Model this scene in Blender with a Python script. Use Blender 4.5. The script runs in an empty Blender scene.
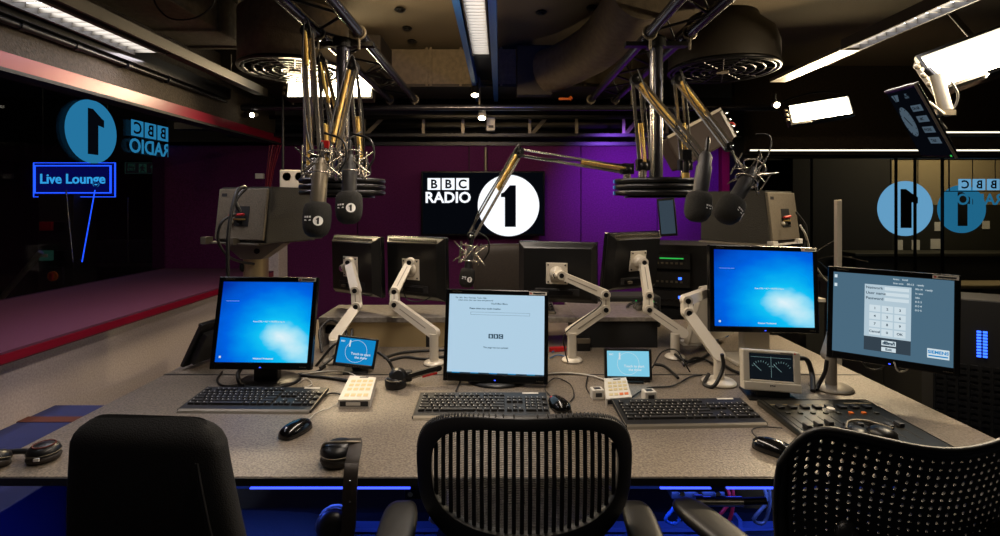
import bpy, math, random
from mathutils import Vector, Matrix, Euler
random.seed(7)
PI = math.pi
C = bpy.context.scene.collection
H = 1.42            # eye height
ZD = 0.74           # desk top
def P(px, py, Y):   # a point seen at pixel (px, py) and standing Y metres away
    return Vector(((px-500)*Y/500, Y, H-(py-203)*Y/500))
def D(px, py, z=ZD):  # a point lying on a level surface
    Y = 500*(H-z)/(py-203)
    return Vector(((px-500)*Y/500, Y, z))
def R(d): return math.radians(d)
def lin(hx):
    hx = hx.lstrip('#'); o = []
    for i in (0, 2, 4):
        c = int(hx[i:i+2], 16)/255
        o.append(c/12.92 if c <= .04045 else ((c+.055)/1.055)**2.4)
    return (*o, 1)
# ---------------------------------------------------------------- materials
MATS = {}
def mat(name, col, rough=.5, metal=0, emit=0, ecol=None, noise=None, bump=None, spec=.5, coat=0):
    """noise=(scale, second colour, lo, hi), bump=(scale, strength)"""
    m = bpy.data.materials.new(name); m.use_nodes = True
    nt = m.node_tree; b = nt.nodes['Principled BSDF']
    b.inputs['Base Color'].default_value = lin(col)
    b.inputs['Roughness'].default_value = rough
    b.inputs['Metallic'].default_value = metal
    b.inputs['Specular IOR Level'].default_value = spec
    b.inputs['Coat Weight'].default_value = coat
    if emit:
        b.inputs['Emission Color'].default_value = lin(ecol or col)
        b.inputs['Emission Strength'].default_value = emit
    if noise or bump:
        tc = nt.nodes.new('ShaderNodeTexCoord')
    if noise:
        n = nt.nodes.new('ShaderNodeTexNoise'); n.inputs['Scale'].default_value = noise[0]; n.inputs['Detail'].default_value = 6
        r = nt.nodes.new('ShaderNodeValToRGB')
        r.color_ramp.elements[0].position = noise[2]; r.color_ramp.elements[0].color = lin(noise[1])
        r.color_ramp.elements[1].position = noise[3]; r.color_ramp.elements[1].color = lin(col)
        nt.links.new(tc.outputs['Object'], n.inputs['Vector']); nt.links.new(n.outputs['Fac'], r.inputs['Fac'])
        nt.links.new(r.outputs['Color'], b.inputs['Base Color'])
    if bump:
        n2 = nt.nodes.new('ShaderNodeTexNoise'); n2.inputs['Scale'].default_value = bump[0]; n2.inputs['Detail'].default_value = 4
        bp = nt.nodes.new('ShaderNodeBump'); bp.inputs['Strength'].default_value = bump[1]; bp.inputs['Distance'].default_value = .01
        nt.links.new(tc.outputs['Object'], n2.inputs['Vector']); nt.links.new(n2.outputs['Fac'], bp.inputs['Height'])
        nt.links.new(bp.outputs['Normal'], b.inputs['Normal'])
    MATS[name] = m; return m
def emis(name, col, s):
    m = bpy.data.materials.new(name); m.use_nodes = True; nt = m.node_tree
    nt.nodes.clear(); e = nt.nodes.new('ShaderNodeEmission'); o = nt.nodes.new('ShaderNodeOutputMaterial')
    e.inputs['Color'].default_value = lin(col); e.inputs['Strength'].default_value = s
    nt.links.new(e.outputs[0], o.inputs[0]); MATS[name] = m; return m
def glassmat(name, tint, refl):
    m = bpy.data.materials.new(name); m.use_nodes = True; nt = m.node_tree
    nt.nodes.clear(); o = nt.nodes.new('ShaderNodeOutputMaterial')
    t = nt.nodes.new('ShaderNodeBsdfTransparent'); t.inputs[0].default_value = (tint[0], tint[1], tint[2], 1)
    g = nt.nodes.new('ShaderNodeBsdfGlossy'); g.inputs['Roughness'].default_value = .02; g.inputs[0].default_value = (.9, .9, .9, 1)
    lw = nt.nodes.new('ShaderNodeLayerWeight'); lw.inputs[0].default_value = .5
    pw = nt.nodes.new('ShaderNodeMath'); pw.operation = 'POWER'; pw.inputs[1].default_value = 4; nt.links.new(lw.outputs['Facing'], pw.inputs[0])
    f = nt.nodes.new('ShaderNodeMath'); f.operation = 'MULTIPLY_ADD'; f.inputs[1].default_value = refl; f.inputs[2].default_value = .03; nt.links.new(pw.outputs[0], f.inputs[0])
    x = nt.nodes.new('ShaderNodeMixShader')
    nt.links.new(f.outputs[0], x.inputs[0]); nt.links.new(t.outputs[0], x.inputs[1]); nt.links.new(g.outputs[0], x.inputs[2])
    nt.links.new(x.outputs[0], o.inputs[0]); MATS[name] = m; return m
def wallpaper(name, cx, cz, stops, s):
    """desktop picture: a glow that spreads from (cx, cz) of the screen"""
    m = bpy.data.materials.new(name); m.use_nodes = True; nt = m.node_tree; N = nt.nodes; L = nt.links
    N.clear(); o = N.new('ShaderNodeOutputMaterial'); e = N.new('ShaderNodeEmission'); e.inputs[1].default_value = s
    tc = N.new('ShaderNodeTexCoord'); sp = N.new('ShaderNodeSeparateXYZ'); L.new(tc.outputs['Generated'], sp.inputs[0])
    def mth(op, a, b=None):
        n = N.new('ShaderNodeMath'); n.operation = op
        for i, v in enumerate((a, b)):
            if v is None: continue
            if isinstance(v, (int, float)): n.inputs[i].default_value = v
            else: L.new(v, n.inputs[i])
        return n.outputs[0]
    dx = mth('SUBTRACT', sp.outputs[0], cx); dz = mth('SUBTRACT', sp.outputs[2], cz)
    u = mth('ADD', mth('MULTIPLY', dx, .75), mth('MULTIPLY', dz, -.66))   # along the beam, down to the right
    v = mth('ADD', mth('MULTIPLY', dx, .66), mth('MULTIPLY', dz, .75))
    us = mth('MULTIPLY', mth('MAXIMUM', u, 0), .35); un = mth('MINIMUM', u, 0)
    uu = mth('ADD', us, un)
    d = mth('SQRT', mth('ADD', mth('MULTIPLY', uu, uu), mth('MULTIPLY', v, v)))
    nz = N.new('ShaderNodeTexNoise'); nz.inputs['Scale'].default_value = 5; L.new(tc.outputs['Generated'], nz.inputs['Vector'])
    d = mth('ADD', d, mth('MULTIPLY', mth('SUBTRACT', nz.outputs['Fac'], .5), .16))
    r = N.new('ShaderNodeValToRGB')
    while len(r.color_ramp.elements) < len(stops): r.color_ramp.elements.new(.5)
    for el, (p, c) in zip(r.color_ramp.elements, stops): el.position = p; el.color = lin(c)
    L.new(d, r.inputs[0]); L.new(r.outputs[0], e.inputs[0]); L.new(e.outputs[0], o.inputs[0]); MATS[name] = m
# ---------------------------------------------------------------- mesh builder
class MB:
    def __init__(s, m, org=(0, 0, 0)):
        s.V = []; s.F = []; s.MI = []; s.S = []; s.mats = [m]; s.cur = 0
        s.T = Matrix.Translation(-Vector(org))
    def m(s, name):
        if name not in s.mats: s.mats.append(name)
        s.cur = s.mats.index(name); return s
    def add(s, vs, fs, smooth=False, M=None):
        T = s.T @ M if M is not None else s.T
        b = len(s.V); s.V += [T @ Vector(v) for v in vs]
        flip = T.determinant() < 0
        for f in fs:
            f = [b+i for i in f]
            s.F.append(f[::-1] if flip else f); s.MI.append(s.cur); s.S.append(smooth)
        return s
    def bx(s, x0, x1, y0, y1, z0, z1, M=None):
        vs = [(x, y, z) for z in (z0, z1) for y in (y0, y1) for x in (x0, x1)]
        return s.add(vs, [(0, 2, 3, 1), (4, 5, 7, 6), (0, 1, 5, 4), (2, 6, 7, 3), (0, 4, 6, 2), (1, 3, 7, 5)], False, M)
    def box(s, c, sz, M=None):
        return s.bx(c[0]-sz[0]/2, c[0]+sz[0]/2, c[1]-sz[1]/2, c[1]+sz[1]/2, c[2]-sz[2]/2, c[2]+sz[2]/2, M)
    def loft(s, rings, smooth=True, caps=True, closed=True, M=None):
        n = len(rings[0]); vs = [v for r in rings for v in r]; fs = []
        for k in range(len(rings)-1):
            for i in range(n if closed else n-1):
                j = (i+1) % n
                fs.append((k*n+i, k*n+j, (k+1)*n+j, (k+1)*n+i))
        s.add(vs, fs, smooth, M)
        if caps:
            b = rings[0]; t = rings[-1]
            s.add(b, [tuple(range(n))[::-1]], False, M); s.add(t, [tuple(range(n))], False, M)
        return s
    def cyl(s, p0, p1, r0, r1=None, n=12, M=None, caps=True):
        p0 = Vector(p0); p1 = Vector(p1); r1 = r0 if r1 is None else r1
        d = (p1-p0); q = d.to_track_quat('Z', 'Y').to_matrix()
        rg = []
        for p, r in ((p0, r0), (p1, r1)):
            rg.append([p + q @ Vector((r*math.cos(2*PI*i/n), r*math.sin(2*PI*i/n), 0)) for i in range(n)])
        return s.loft(rg, True, caps, True, M)
    def tube(s, pts, r, n=6, sm=4, M=None):
        pts = [Vector(p) for p in pts]
        if sm > 1 and len(pts) > 2:
            q = []; e = [pts[0]*2-pts[1]] + pts + [pts[-1]*2-pts[-2]]
            for i in range(1, len(e)-2):
                a, b, c, d = e[i-1:i+3]
                for k in range(sm):
                    t = k/sm
                    q.append(.5*((2*b)+(c-a)*t+(2*a-5*b+4*c-d)*t*t+(3*b-a-3*c+d)*t**3))
            q.append(pts[-1]); pts = q
        rg = []; up = None
        for i, p in enumerate(pts):
            t = (pts[min(i+1, len(pts)-1)] - pts[max(i-1, 0)])
            if t.length < 1e-9: t = Vector((0, 0, 1))
            t.normalize()
            if up is None:
                up = Vector((0, 0, 1)) if abs(t.z) < .9 else Vector((1, 0, 0))
            a = t.cross(up)
            if a.length < 1e-6: a = t.orthogonal()
            a.normalize(); up = a.cross(t)
            rg.append([p + a*(r*math.cos(2*PI*k/n)) + up*(r*math.sin(2*PI*k/n)) for k in range(n)])
        return s.loft(rg, True, True, True, M)
    def lathe(s, prof, n=24, M=None, smooth=True):
        rg = [[(max(r, 1e-4)*math.cos(2*PI*i/n), max(r, 1e-4)*math.sin(2*PI*i/n), z) for i in range(n)] for r, z in prof]
        return s.loft(rg, smooth, True, True, M)
    def ell(s, c, r, n=16, k=9, M=None):
        c = Vector(c); r = r if hasattr(r, '__len__') else (r, r, r)
        rg = []
        for j in range(k+1):
            a = -PI/2 + PI*j/k; cr = max(math.cos(a), 1e-3)
            rg.append([(c.x+r[0]*cr*math.cos(2*PI*i/n), c.y+r[1]*cr*math.sin(2*PI*i/n), c.z+r[2]*math.sin(a)) for i in range(n)])
        return s.loft(rg, True, False, True, M)
    def torus(s, c, Rr, r, M=None, n=24, k=6, arc=2*PI):
        c = Vector(c); rg = []
        full = arc > 6.28
        for i in range(n + (0 if full else 1)):
            a = arc*i/n
            rg.append([(c.x+(Rr+r*math.cos(2*PI*j/k))*math.cos(a), c.y+(Rr+r*math.cos(2*PI*j/k))*math.sin(a), c.z+r*math.sin(2*PI*j/k)) for j in range(k)])
        if full: rg.append(rg[0])
        return s.loft(rg, True, False, True, M)
    def prism(s, poly, d, M=None, smooth=False):
        """poly in local x, z; thickness d along +y"""
        n = len(poly)
        a = sum(poly[i][0]*poly[(i+1) % n][1]-poly[(i+1) % n][0]*poly[i][1] for i in range(n))
        if a < 0: poly = poly[::-1]
        vs = [(x, 0, z) for x, z in poly] + [(x, d, z) for x, z in poly]
        fs = [tuple(range(n)), tuple(range(2*n-1, n-1, -1))]
        s.add(vs, fs, False, M)
        return s.add(vs, [(i, i+n, (i+1) % n+n, (i+1) % n) for i in range(n)], smooth, M)
    def ring(s, o, i_, y0, y1, M=None):
        """frame between rectangles o and i_ = (x0, x1, z0, z1)"""
        s.bx(o[0], i_[0], y0, y1, o[2], o[3], M); s.bx(i_[1], o[1], y0, y1, o[2], o[3], M)
        s.bx(i_[0], i_[1], y0, y1, o[2], i_[2], M); return s.bx(i_[0], i_[1], y0, y1, i_[3], o[3], M)
    def disc(s, r, y, M=None, n=32, c=(0, 0)):
        return s.add([(c[0]+r*math.cos(2*PI*i/n), y, c[1]+r*math.sin(2*PI*i/n)) for i in range(n)], [tuple(range(n))], False, M)
    def bar(s, p0, p1, w, t, side, w1=None):
        """flat arm from p0 to p1: w wide, t thick along side, with rounded ends"""
        p0 = Vector(p0); p1 = Vector(p1); w1 = w1 or w
        y = Vector(side).normalized(); x = (p1-p0); L = x.length; x.normalize()
        y = (y - x*y.dot(x)).normalized(); z = x.cross(y)
        M = Matrix(((x.x, y.x, z.x, p0.x), (x.y, y.y, z.y, p0.y), (x.z, y.z, z.z, p0.z), (0, 0, 0, 1)))
        po = [(-w/2*math.sin(a), -w/2*math.cos(a)) for a in [PI*k/8 for k in range(9)]][::-1]
        po = [(w/2*math.cos(a), w/2*math.sin(a)) for a in [PI/2+PI*k/8 for k in range(9)]]
        po += [(L+w1/2*math.cos(a), w1/2*math.sin(a)) for a in [-PI/2+PI*k/8 for k in range(9)]]
        M = M @ Matrix.Translation((0, -t/2, 0))
        return s.prism(po, t, M, False)
    def text(s, body, size, M, bold=0, depth=0, align='CENTER'):
        """lettering in the local x-z plane, read from -y"""
        cu = bpy.data.curves.new('lettering', 'FONT'); cu.body = body; cu.size = size
        cu.align_x = align; cu.align_y = 'CENTER'; cu.offset = bold; cu.extrude = depth; cu.resolution_u = 3
        ob = bpy.data.objects.new('lettering', cu); me = bpy.data.meshes.new_from_object(ob)
        X = M @ Matrix.Rotation(PI/2, 4, 'X')
        s.add([v.co.copy() for v in me.vertices], [tuple(p.vertices) for p in me.polygons], False, X)
        bpy.data.objects.remove(ob); bpy.data.curves.remove(cu); bpy.data.meshes.remove(me); return s
    def mesh(s, name):
        me = bpy.data.meshes.new(name); me.from_pydata([tuple(v) for v in s.V], [], s.F)
        for k in s.mats: me.materials.append(MATS[k])
        me.polygons.foreach_set('material_index', s.MI); me.polygons.foreach_set('use_smooth', s.S)
        me.update(); return me
    def build(s, name, parent=None, bevel=0, seg=2):
        o = bpy.data.objects.new(name, s.mesh(name)); C.objects.link(o)
        if parent is not None: o.parent = parent
        if bevel:
            b = o.modifiers.new('bevel', 'BEVEL'); b.width = bevel; b.segments = seg; b.limit_method = 'ANGLE'; b.angle_limit = R(40)
        return o
    def solo(s, name, label, cat, group=None, bevel=0, kind=None):
        """a thing that is one mesh: origin goes to its foot"""
        xs = [v.x for v in s.V]; ys = [v.y for v in s.V]; zs = [v.z for v in s.V]
        b = Vector(((min(xs)+max(xs))/2, (min(ys)+max(ys))/2, min(zs)))
        for v in s.V: v -= b
        o = s.build(name, None, bevel); o.location = b
        o['label'] = label; o['category'] = cat
        if group: o['group'] = group
        if kind: o['kind'] = kind
        return o
    def struct(s, name, bevel=0):
        o = s.build(name, None, bevel); o['kind'] = 'structure'; return o
def thing(name, label, cat, loc=(0, 0, 0), rot=(0, 0, 0), group=None):
    o = bpy.data.objects.new(name, None); C.objects.link(o); o.empty_display_size = .05
    o.location = loc; o.rotation_euler = rot; o['label'] = label; o['category'] = cat
    if group: o['group'] = group
    return o
def dup(o, loc=None, rot=None, label=None, parent=None):
    c = o.copy(); C.objects.link(c)
    if parent is not None: c.parent = parent
    if loc is not None: c.location = loc
    if rot is not None: c.rotation_euler = rot
    if label: c['label'] = label
    for ch in list(o.children): dup(ch, parent=c)
    return c
def T(x=0, y=0, z=0): return Matrix.Translation((x, y, z))
def RX(d): return Matrix.Rotation(R(d), 4, 'X')
def RY(d): return Matrix.Rotation(R(d), 4, 'Y')
def RZ(d): return Matrix.Rotation(R(d), 4, 'Z')
def aim(p, d):   # frame at p whose z axis points along d
    M = Vector(d).to_track_quat('Z', 'Y').to_matrix().to_4x4(); M.translation = Vector(p); return M
ONE = [(-.18, -.62), (.16, -.62), (.16, .62), (.0, .62), (-.30, .40), (-.38, .36), (-.38, .16), (-.18, .20)]
def one(s): return [(x*s, z*s) for x, z in ONE]
def light(name, kind, loc, energy, col='#ffffff', size=.3, size_y=None, to=None, spot=60, blend=.5):
    l = bpy.data.lights.new(name, kind); l.energy = energy; l.color = lin(col)[:3]
    if kind == 'AREA':
        l.size = size
        if size_y: l.shape = 'RECTANGLE'; l.size_y = size_y
    elif kind == 'SPOT': l.spot_size = R(spot); l.spot_blend = blend; l.shadow_soft_size = size
    else: l.shadow_soft_size = size
    o = bpy.data.objects.new(name, l); C.objects.link(o); o.location = loc
    if to is not None: o.rotation_euler = (Vector(to)-Vector(loc)).to_track_quat('-Z', 'Y').to_euler()
    return o
# ---------------------------------------------------------------- the palette
mat('desk_laminate', '#877c6e', .40, noise=(170, '#50483f', .30, .62), bump=(200, .2))
mat('desk_edge', '#141416', .45)
mat('shelf_grey', '#7d7770', .4, noise=(60, '#6a645d', .4, .6))
mat('black_plastic', '#0c0c0d', .38)
mat('black_matt', '#09090a', .75)
mat('satin_black', '#131314', .5)
mat('charcoal', '#232326', .5)
mat('dark_metal', '#2b2b2d', .35, .8)
mat('bezel_black', '#08090b', .22)
mat('chrome', '#c8c8c8', .15, 1)
mat('brushed_steel', '#c4b087', .34, .6)
mat('arm_silver', '#cfc7b8', .40, .15)
mat('arm_grey', '#8d867b', .45, .3)
mat('brass', '#e8c777', .32, .9)
mat('rod_steel', '#b5afa5', .26, .9)
mat('tube_black', '#4c4c54', .24, .8)
mat('white_plastic', '#c9c4ba', .45)
mat('cream_plastic', '#b9b2a3', .45)
mat('key_black', '#1a1917', .6)
mat('key_cream', '#bfae7e', .5)
mat('gloss_black', '#0a0a0b', .16)
mat('seam_metal', '#8c8579', .3, .7)
mat('key_print', '#b5b2aa', .6)
mat('foam', '#242321', .95, bump=(500, .5), noise=(300, '#161513', .4, .6))
mat('print_white', '#e8e8e6', .6)
mat('print_dark', '#101012', .6)
mat('red_plastic', '#b01818', .4)
mat('orange_plastic', '#d0661a', .45)
mat('speaker_box', '#25221a', .6, bump=(220, .3), noise=(200, '#1a1812', .35, .65))
mat('speaker_panel', '#6b6252', .55, bump=(160, .2), noise=(140, '#5a5244', .35, .65))
mat('wall_plum', '#541a4c', .9, noise=(90, '#45143e', .35, .65), bump=(260, .25), spec=.2)
mat('sill_plum', '#480b38', .85, noise=(120, '#3c082e', .35, .65), bump=(200, .1))
mat('fascia_red', '#6a0822', .36, spec=.35)
mat('wall_white', '#c2b8b8', .85, noise=(130, '#aca1a2', .35, .65), bump=(140, .15))
mat('shadow_grey', '#55504b', .7)
mat('bulkhead', '#362d22', .9, noise=(60, '#282118', .35, .65), bump=(120, .4))
mat('ceiling_tile', '#85775f', .95, noise=(240, '#5f5443', .35, .65), bump=(260, .5))
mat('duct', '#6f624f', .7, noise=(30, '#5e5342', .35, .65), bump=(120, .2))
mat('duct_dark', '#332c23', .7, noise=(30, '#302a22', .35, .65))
mat('galvanised', '#746c5e', .45, .6)
mat('black_steel', '#101011', .4, .4)
mat('beam_blue', '#2b62ad', .45)
mat('carpet_blue', '#15202f', .95, noise=(200, '#0c1420', .35, .65))
mat('bench_blue', '#16225c', .7)
mat('stripe_rust', '#50201a', .8)
mat('under_blue', '#6f82a8', .35)
mat('chair_fabric', '#161515', .95, bump=(400, .3), noise=(300, '#0d0d0d', .35, .65))
mat('chair_plastic', '#111112', .45)
mat('chair_arm_pad', '#131211', .45)
mat('chair_mesh', '#0c0c0c', .7)
mat('chair_thread', '#4a463f', .5)
mat('leather_brown', '#2b231d', .6, noise=(90, '#221b16', .35, .65))
mat('cabinet_olive', '#25241c', .6)
mat('room_dark', '#141210', .9)
mat('room_beige', '#83765a', .9)
mat('paper', '#cfcac0', .9)
mat('cable_black', '#0b0b0b', .5)
mat('cable_white', '#b0aba2', .5)
mat('cable_blue', '#2d5e8c', .5)
mat('lamp_back', '#2f211a', .75)
mat('glass_screen', '#17160f', .33)
emis('lamp_glow', '#fff1d0', 22)
emis('louvre_glow', '#eef2ff', 12)
emis('strip_white', '#fff6dd', 1.6)
emis('led_blue', '#3a50ff', 2.5)
emis('sign_white', '#f2f5fb', 1.15)
emis('glow_cyan', '#2f8fc4', .62)
emis('glow_cyan_pale', '#74b8ea', .95)
emis('neon_blue', '#2050ff', 2.4)
emis('neon_cyan', '#36a8f0', 1.3)
emis('tv_black', '#05070c', 1)
emis('sign_navy', '#040a55', 1)
emis('screen_text', '#d6e6ee', .9)
emis('screen_pale', '#b4d3e8', .95)
emis('screen_ink', '#274a62', .6)
emis('screen_dark', '#10151a', 1)
emis('screen_touch', '#1287c8', .95)
emis('screen_touch_pale', '#7fc8e2', 1.0)
emis('screen_slate', '#55788f', .75)
emis('screen_button', '#b9cfdc', .9)
emis('screen_grey', '#34414c', 1)
emis('meter_line', '#7f9fa0', .8)
emis('rack_led', '#3060ff', 3)
emis('clock_face', '#4d5e6c', .8)
emis('exit_green', '#1c3a30', .5)
emis('led_red', '#ff2a1a', 2)
emis('led_green', '#2fae4a', 1)
BL = [(0, '#dceef4'), (.11, '#9adcf0'), (.21, '#10bcee'), (.37, '#0098ea'), (.6, '#0060dc'), (.95, '#022c9c')]
wallpaper('screen_blue', .68, .33, BL, 1.05)
glassmat('window_glass', (.80, .83, .85), .30)
glassmat('partition_glass', (.88, .88, .86), .3)
# ================================================================ the room
def struct_box(name, m, *b, bevel=0):
    return MB(m).bx(*b).struct(name, bevel)
struct_box('floor', 'carpet_blue', -6, 6, -2.6, 7.5, -.05, 0)
struct_box('ceiling', 'ceiling_tile', -6, 6, -2.6, 7.5, 2.60, 2.66)
struct_box('wall_front', 'room_dark', -6, 6, -2.7, -2.6, 0, 2.6)
struct_box('wall_outer_left', 'room_dark', -6.1, -6, -2.6, 7.5, 0, 2.6)
struct_box('wall_outer_right', 'room_dark', 6, 6.1, -2.6, 7.5, 0, 2.6)
# plum fabric back wall in panels, open plenum over it
wb = MB('wall_plum')
xs = [-2.85, -2.36, -1.2, -.26, .68, 1.32, 1.84]
for a, b in zip(xs, xs[1:]): wb.bx(a+.004, b-.004, 4.2, 4.26, 0, 1.90)
wb.m('black_matt').bx(-2.85, 1.84, 4.215, 4.25, 0, 1.89)
wb.struct('wall_back')
struct_box('wall_plenum', 'room_dark', -6, 6, 5.6, 5.7, 1.9, 2.6)
struct_box('trim_1', 'black_steel', -2.85, 1.84, 4.17, 4.27, 1.90, 1.93)
t2 = MB('fascia_red').bx(1.84, 1.90, 4.14, 4.27, 0, 1.93); t2.struct('trim_2')
struct_box('trim_3', 'black_steel', 1.90, 2.02, 4.14, 4.27, 0, 2.2)
# left side: low white wall, plum sill, red fascia, brown bulkhead above
struct_box('wall_left', 'wall_white', -2.0, -1.90, -2.0, 4.2, 0, .83)
w = MB('shadow_grey').bx(-1.90, -1.885, -2.0, 4.2, .805, .83); w.struct('sill_shadow_strip')  # grey strip standing in for the shadow under the sill
w = MB('sill_plum').bx(-2.82, -1.82, -2.0, 4.19, .865, .875)
w.m('fascia_red').bx(-2.82, -1.82, -2.0, 4.19, .83, .865)
w.struct('window_1_sill')
w = MB('fascia_red').bx(-1.86, -1.82, -2.0, 4.16, 1.918, 1.976)
w.m('black_matt').bx(-1.87, -1.81, -2.0, 4.16, 1.902, 1.916)
w.struct('trim_5')
struct_box('wall_left_bulkhead', 'bulkhead', -1.98, -1.87, -2.0, 4.16, 1.918, 2.42)
w = MB('window_glass').bx(-2.80, -2.79, -2.0, 4.19, .875, 2.6); w.struct('window_1')
w = MB('wall_plum')
w.bx(-2.9, -1.9, 4.17, 4.195, .875, 1.93); w.struct('wall_left_return')
w = MB('wall_white').bx(-1.90, -1.78, 4.02, 4.19, 0, 1.08); w.struct('wall_pier', .004)
# right side: glazed partition with the next room behind it
w = MB('partition_glass').bx(2.02, 6, 4.20, 4.21, .0, 1.80); w.struct('window_2')
w = MB('black_steel')
for x in (2.62, 3.33, 3.49, 3.72, 4.95): w.bx(x-.004, x+.004, 4.192, 4.218, 0, 1.80)
w.bx(2.02, 6, 4.18, 4.23, 1.795, 1.815); w.struct('window_2_mullions')
w = MB('bulkhead').bx(2.02, 6, 4.14, 4.27, 1.82, 1.97); w.struct('trim_6')
w = MB('bulkhead').bx(2.02, 6, 4.30, 4.36, 1.97, 2.6); w.struct('wall_right_upper')
struct_box('wall_far', 'room_dark', -6, 6, 7.4, 7.5, 0, 2.6)
w = MB('room_beige').bx(4.35, 6, 5.6, 5.7, 1.4, 1.95).m('cabinet_olive').bx(4.35, 6, 5.6, 5.7, 0, 1.4); w.struct('wall_right_far')
struct_box('wall_next_room', 'room_dark', 3.25, 4.35, 5.55, 5.7, 0, 2.2)
# low olive panelling at the right
w = MB('cabinet_olive')
for k in range(6): w.bx(2.30, 2.36, .6+k*.6+.006, 1.2+k*.6-.006, .02, .86)
w.bx(2.29, 2.37, .6, 4.14, .86, .89); w.struct('wall_right_low')

def sheet(n, M): pass
# ---- things in the room beyond the left window
t = thing('neon_sign', 'blue glowing Live Lounge sign with a thin tube border behind the left window', 'sign', P(72, 195, 4.6)-Vector((0, 0, .0)))
sw, sh = .74, .29
b = MB('sign_navy').bx(-sw/2, sw/2, .02, .05, 0, sh); b.build('panel', t)
b = MB('neon_blue'); b.ring((-sw/2+.015, sw/2-.015, .015, sh-.015), (-sw/2+.025, sw/2-.025, .025, sh-.025), 0, .012); b.build('tube_border', t)
b = MB('neon_blue'); b.ring((-sw/2+.0, sw/2+.02, -.02, sh+.01), (-sw/2+.006, sw/2+.010, -.014, sh+.004), .012, .018); b.build('outer_border', t)
b = MB('neon_cyan').text('Live Lounge', .125, T(0, .005, sh/2), .0022, .002); b.build('lettering', t)
for sx in (-.3, .3): MB('black_steel').cyl((sx, .035, sh), (sx, .035, 1.07), .004).build('hanger', t)
# mirrored station marks, modelled as self-glowing shapes against the glass
M0 = Matrix(((0, 0, 1, 0), (-1, 0, 0, 0), (0, 1, 0, 0), (0, 0, 0, 1)))
def glassframe(y, z, x=-2.775, lean=0):   # local x runs along +Y (mirrored reading), local z up
    return Matrix(((0, -1, 0, x), (1, 0, 0, y), (0, 0, 1, z), (0, 0, 0, 1)))
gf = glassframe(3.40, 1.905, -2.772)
t = thing('mirrored_emblem', 'glowing light blue disc with a mirrored number one at the left window', 'sign', (gf @ Vector((0, 0, -.25))))
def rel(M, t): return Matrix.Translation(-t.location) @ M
b = MB('glow_cyan'); oc = [(.215*math.cos(2*PI*k/40), .215*math.sin(2*PI*k/40)) for k in range(40)]
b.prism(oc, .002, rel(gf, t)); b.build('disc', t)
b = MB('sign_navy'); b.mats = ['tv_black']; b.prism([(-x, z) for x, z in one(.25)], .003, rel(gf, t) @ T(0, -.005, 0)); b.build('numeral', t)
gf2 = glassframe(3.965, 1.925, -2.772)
t = thing('mirrored_lettering', 'glowing mirrored pale blue BBC RADIO lettering at the left window beside the blue disc', 'sign', (gf2 @ Vector((0, 0, -.12))))
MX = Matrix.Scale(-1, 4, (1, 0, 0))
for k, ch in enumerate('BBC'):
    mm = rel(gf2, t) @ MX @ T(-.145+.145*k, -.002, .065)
    b = MB('glow_cyan').prism([(-.064, -.06), (.064, -.06), (.064, .06), (-.064, .06)], .0015, mm)
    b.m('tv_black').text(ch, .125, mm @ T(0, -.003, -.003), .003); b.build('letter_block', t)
MB('glow_cyan').text('RADIO', .15, rel(gf2, t) @ MX @ T(0, -.003, -.075), .003, .001).build('lettering', t)
# exit sign, services pillar
t = thing('exit_sign', 'dim dark green exit sign with running figure and up arrow behind left window', 'sign', P(142, 174, 4.9))
MB('black_matt').bx(-.17, .17, 0, .03, 0, .115).build('panel', t)
b = MB('exit_green').text('FIRE\nEXIT', .04, T(-.1, -.003, .065), .001)
b.ring((-.165, .165, .004, .111), (-.162, .162, .007, .108), -.004, -.001)
b.prism([(.10, .02), (.112, .02), (.112, .06), (.128, .06), (.106, .095), (.084, .06), (.10, .06)], .002, T(0, -.004, 0))
b.bx(-.03, .045, -.002, 0, .015, .10)
b.m('black_matt').ell((.01, -.004, .085), (.009, .003, .009)).prism([(0, .075), (.02, .07), (.035, .055), (.03, .05), (.018, .058), (.014, .045), (.03, .03), (.022, .02), (.005, .036), (-.008, .02), (-.02, .022), (-.002, .05), (-.014, .055), (-.018, .045), (-.024, .05), (-.016, .07)], .002, T(.002, -.005, 0))
b.build('symbols', t)
t = thing('services_pillar', 'grey cabinet pillar with red fire box and orange rotary switch behind left window', 'pillar', (P(52, 200, 4.5).x, 4.6, 0))
MB('cabinet_olive').bx(-.16, .16, -.06, .2, 0, 1.50).build('casing', t, .004)
MB('red_plastic').bx(-.13, -.02, -.085, -.06, 1.17, 1.25).build('call_point', t, .003)
MB('black_plastic').bx(.0, .1, -.085, -.06, 1.17, 1.25).build('black_panel', t, .003)
b = MB('exit_green').bx(-.13, -.02, -.085, -.06, .9, .99); b.m('paper').bx(-.1, -.05, -.09, -.085, .93, .96); b.build('green_switch', t)
MB('black_plastic').bx(.0, .1, -.085, -.06, .9, .99).build('black_switch', t, .003)
b = MB('charcoal').bx(-.09, .08, -.085, -.06, .68, .84); b.m('orange_plastic').cyl((0, -.085, .76), (0, -.1, .76), .045)
b.m('red_plastic').bx(-.012, .012, -.115, -.1, .73, .79); b.build('rotary_switch', t)
for i, (a, b_, lab) in enumerate([((0, 300), (41, 252), 'grey reflection streak slanting up at the far left, modelled as a rod behind the window'), ((66, 190), (73, 262), 'thin pale reflection line under the blue neon sign, modelled as a pole'), ((95, 190), (82, 262), 'thin glowing blue reflection line slanting down under the neon sign'), ((128, 198), (128, 262), 'thin upright reflection line under the exit sign, modelled as a pole')]):  # reflections in the window, modelled as thin rods and a glowing line
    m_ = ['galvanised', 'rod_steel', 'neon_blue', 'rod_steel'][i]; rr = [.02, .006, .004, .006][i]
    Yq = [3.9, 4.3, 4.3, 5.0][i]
    MB(m_).cyl(P(*a, Yq), P(*b_, Yq), rr, n=8).solo('pole' if i != 2 else 'cable', lab, 'pole' if i != 2 else 'cable')
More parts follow.
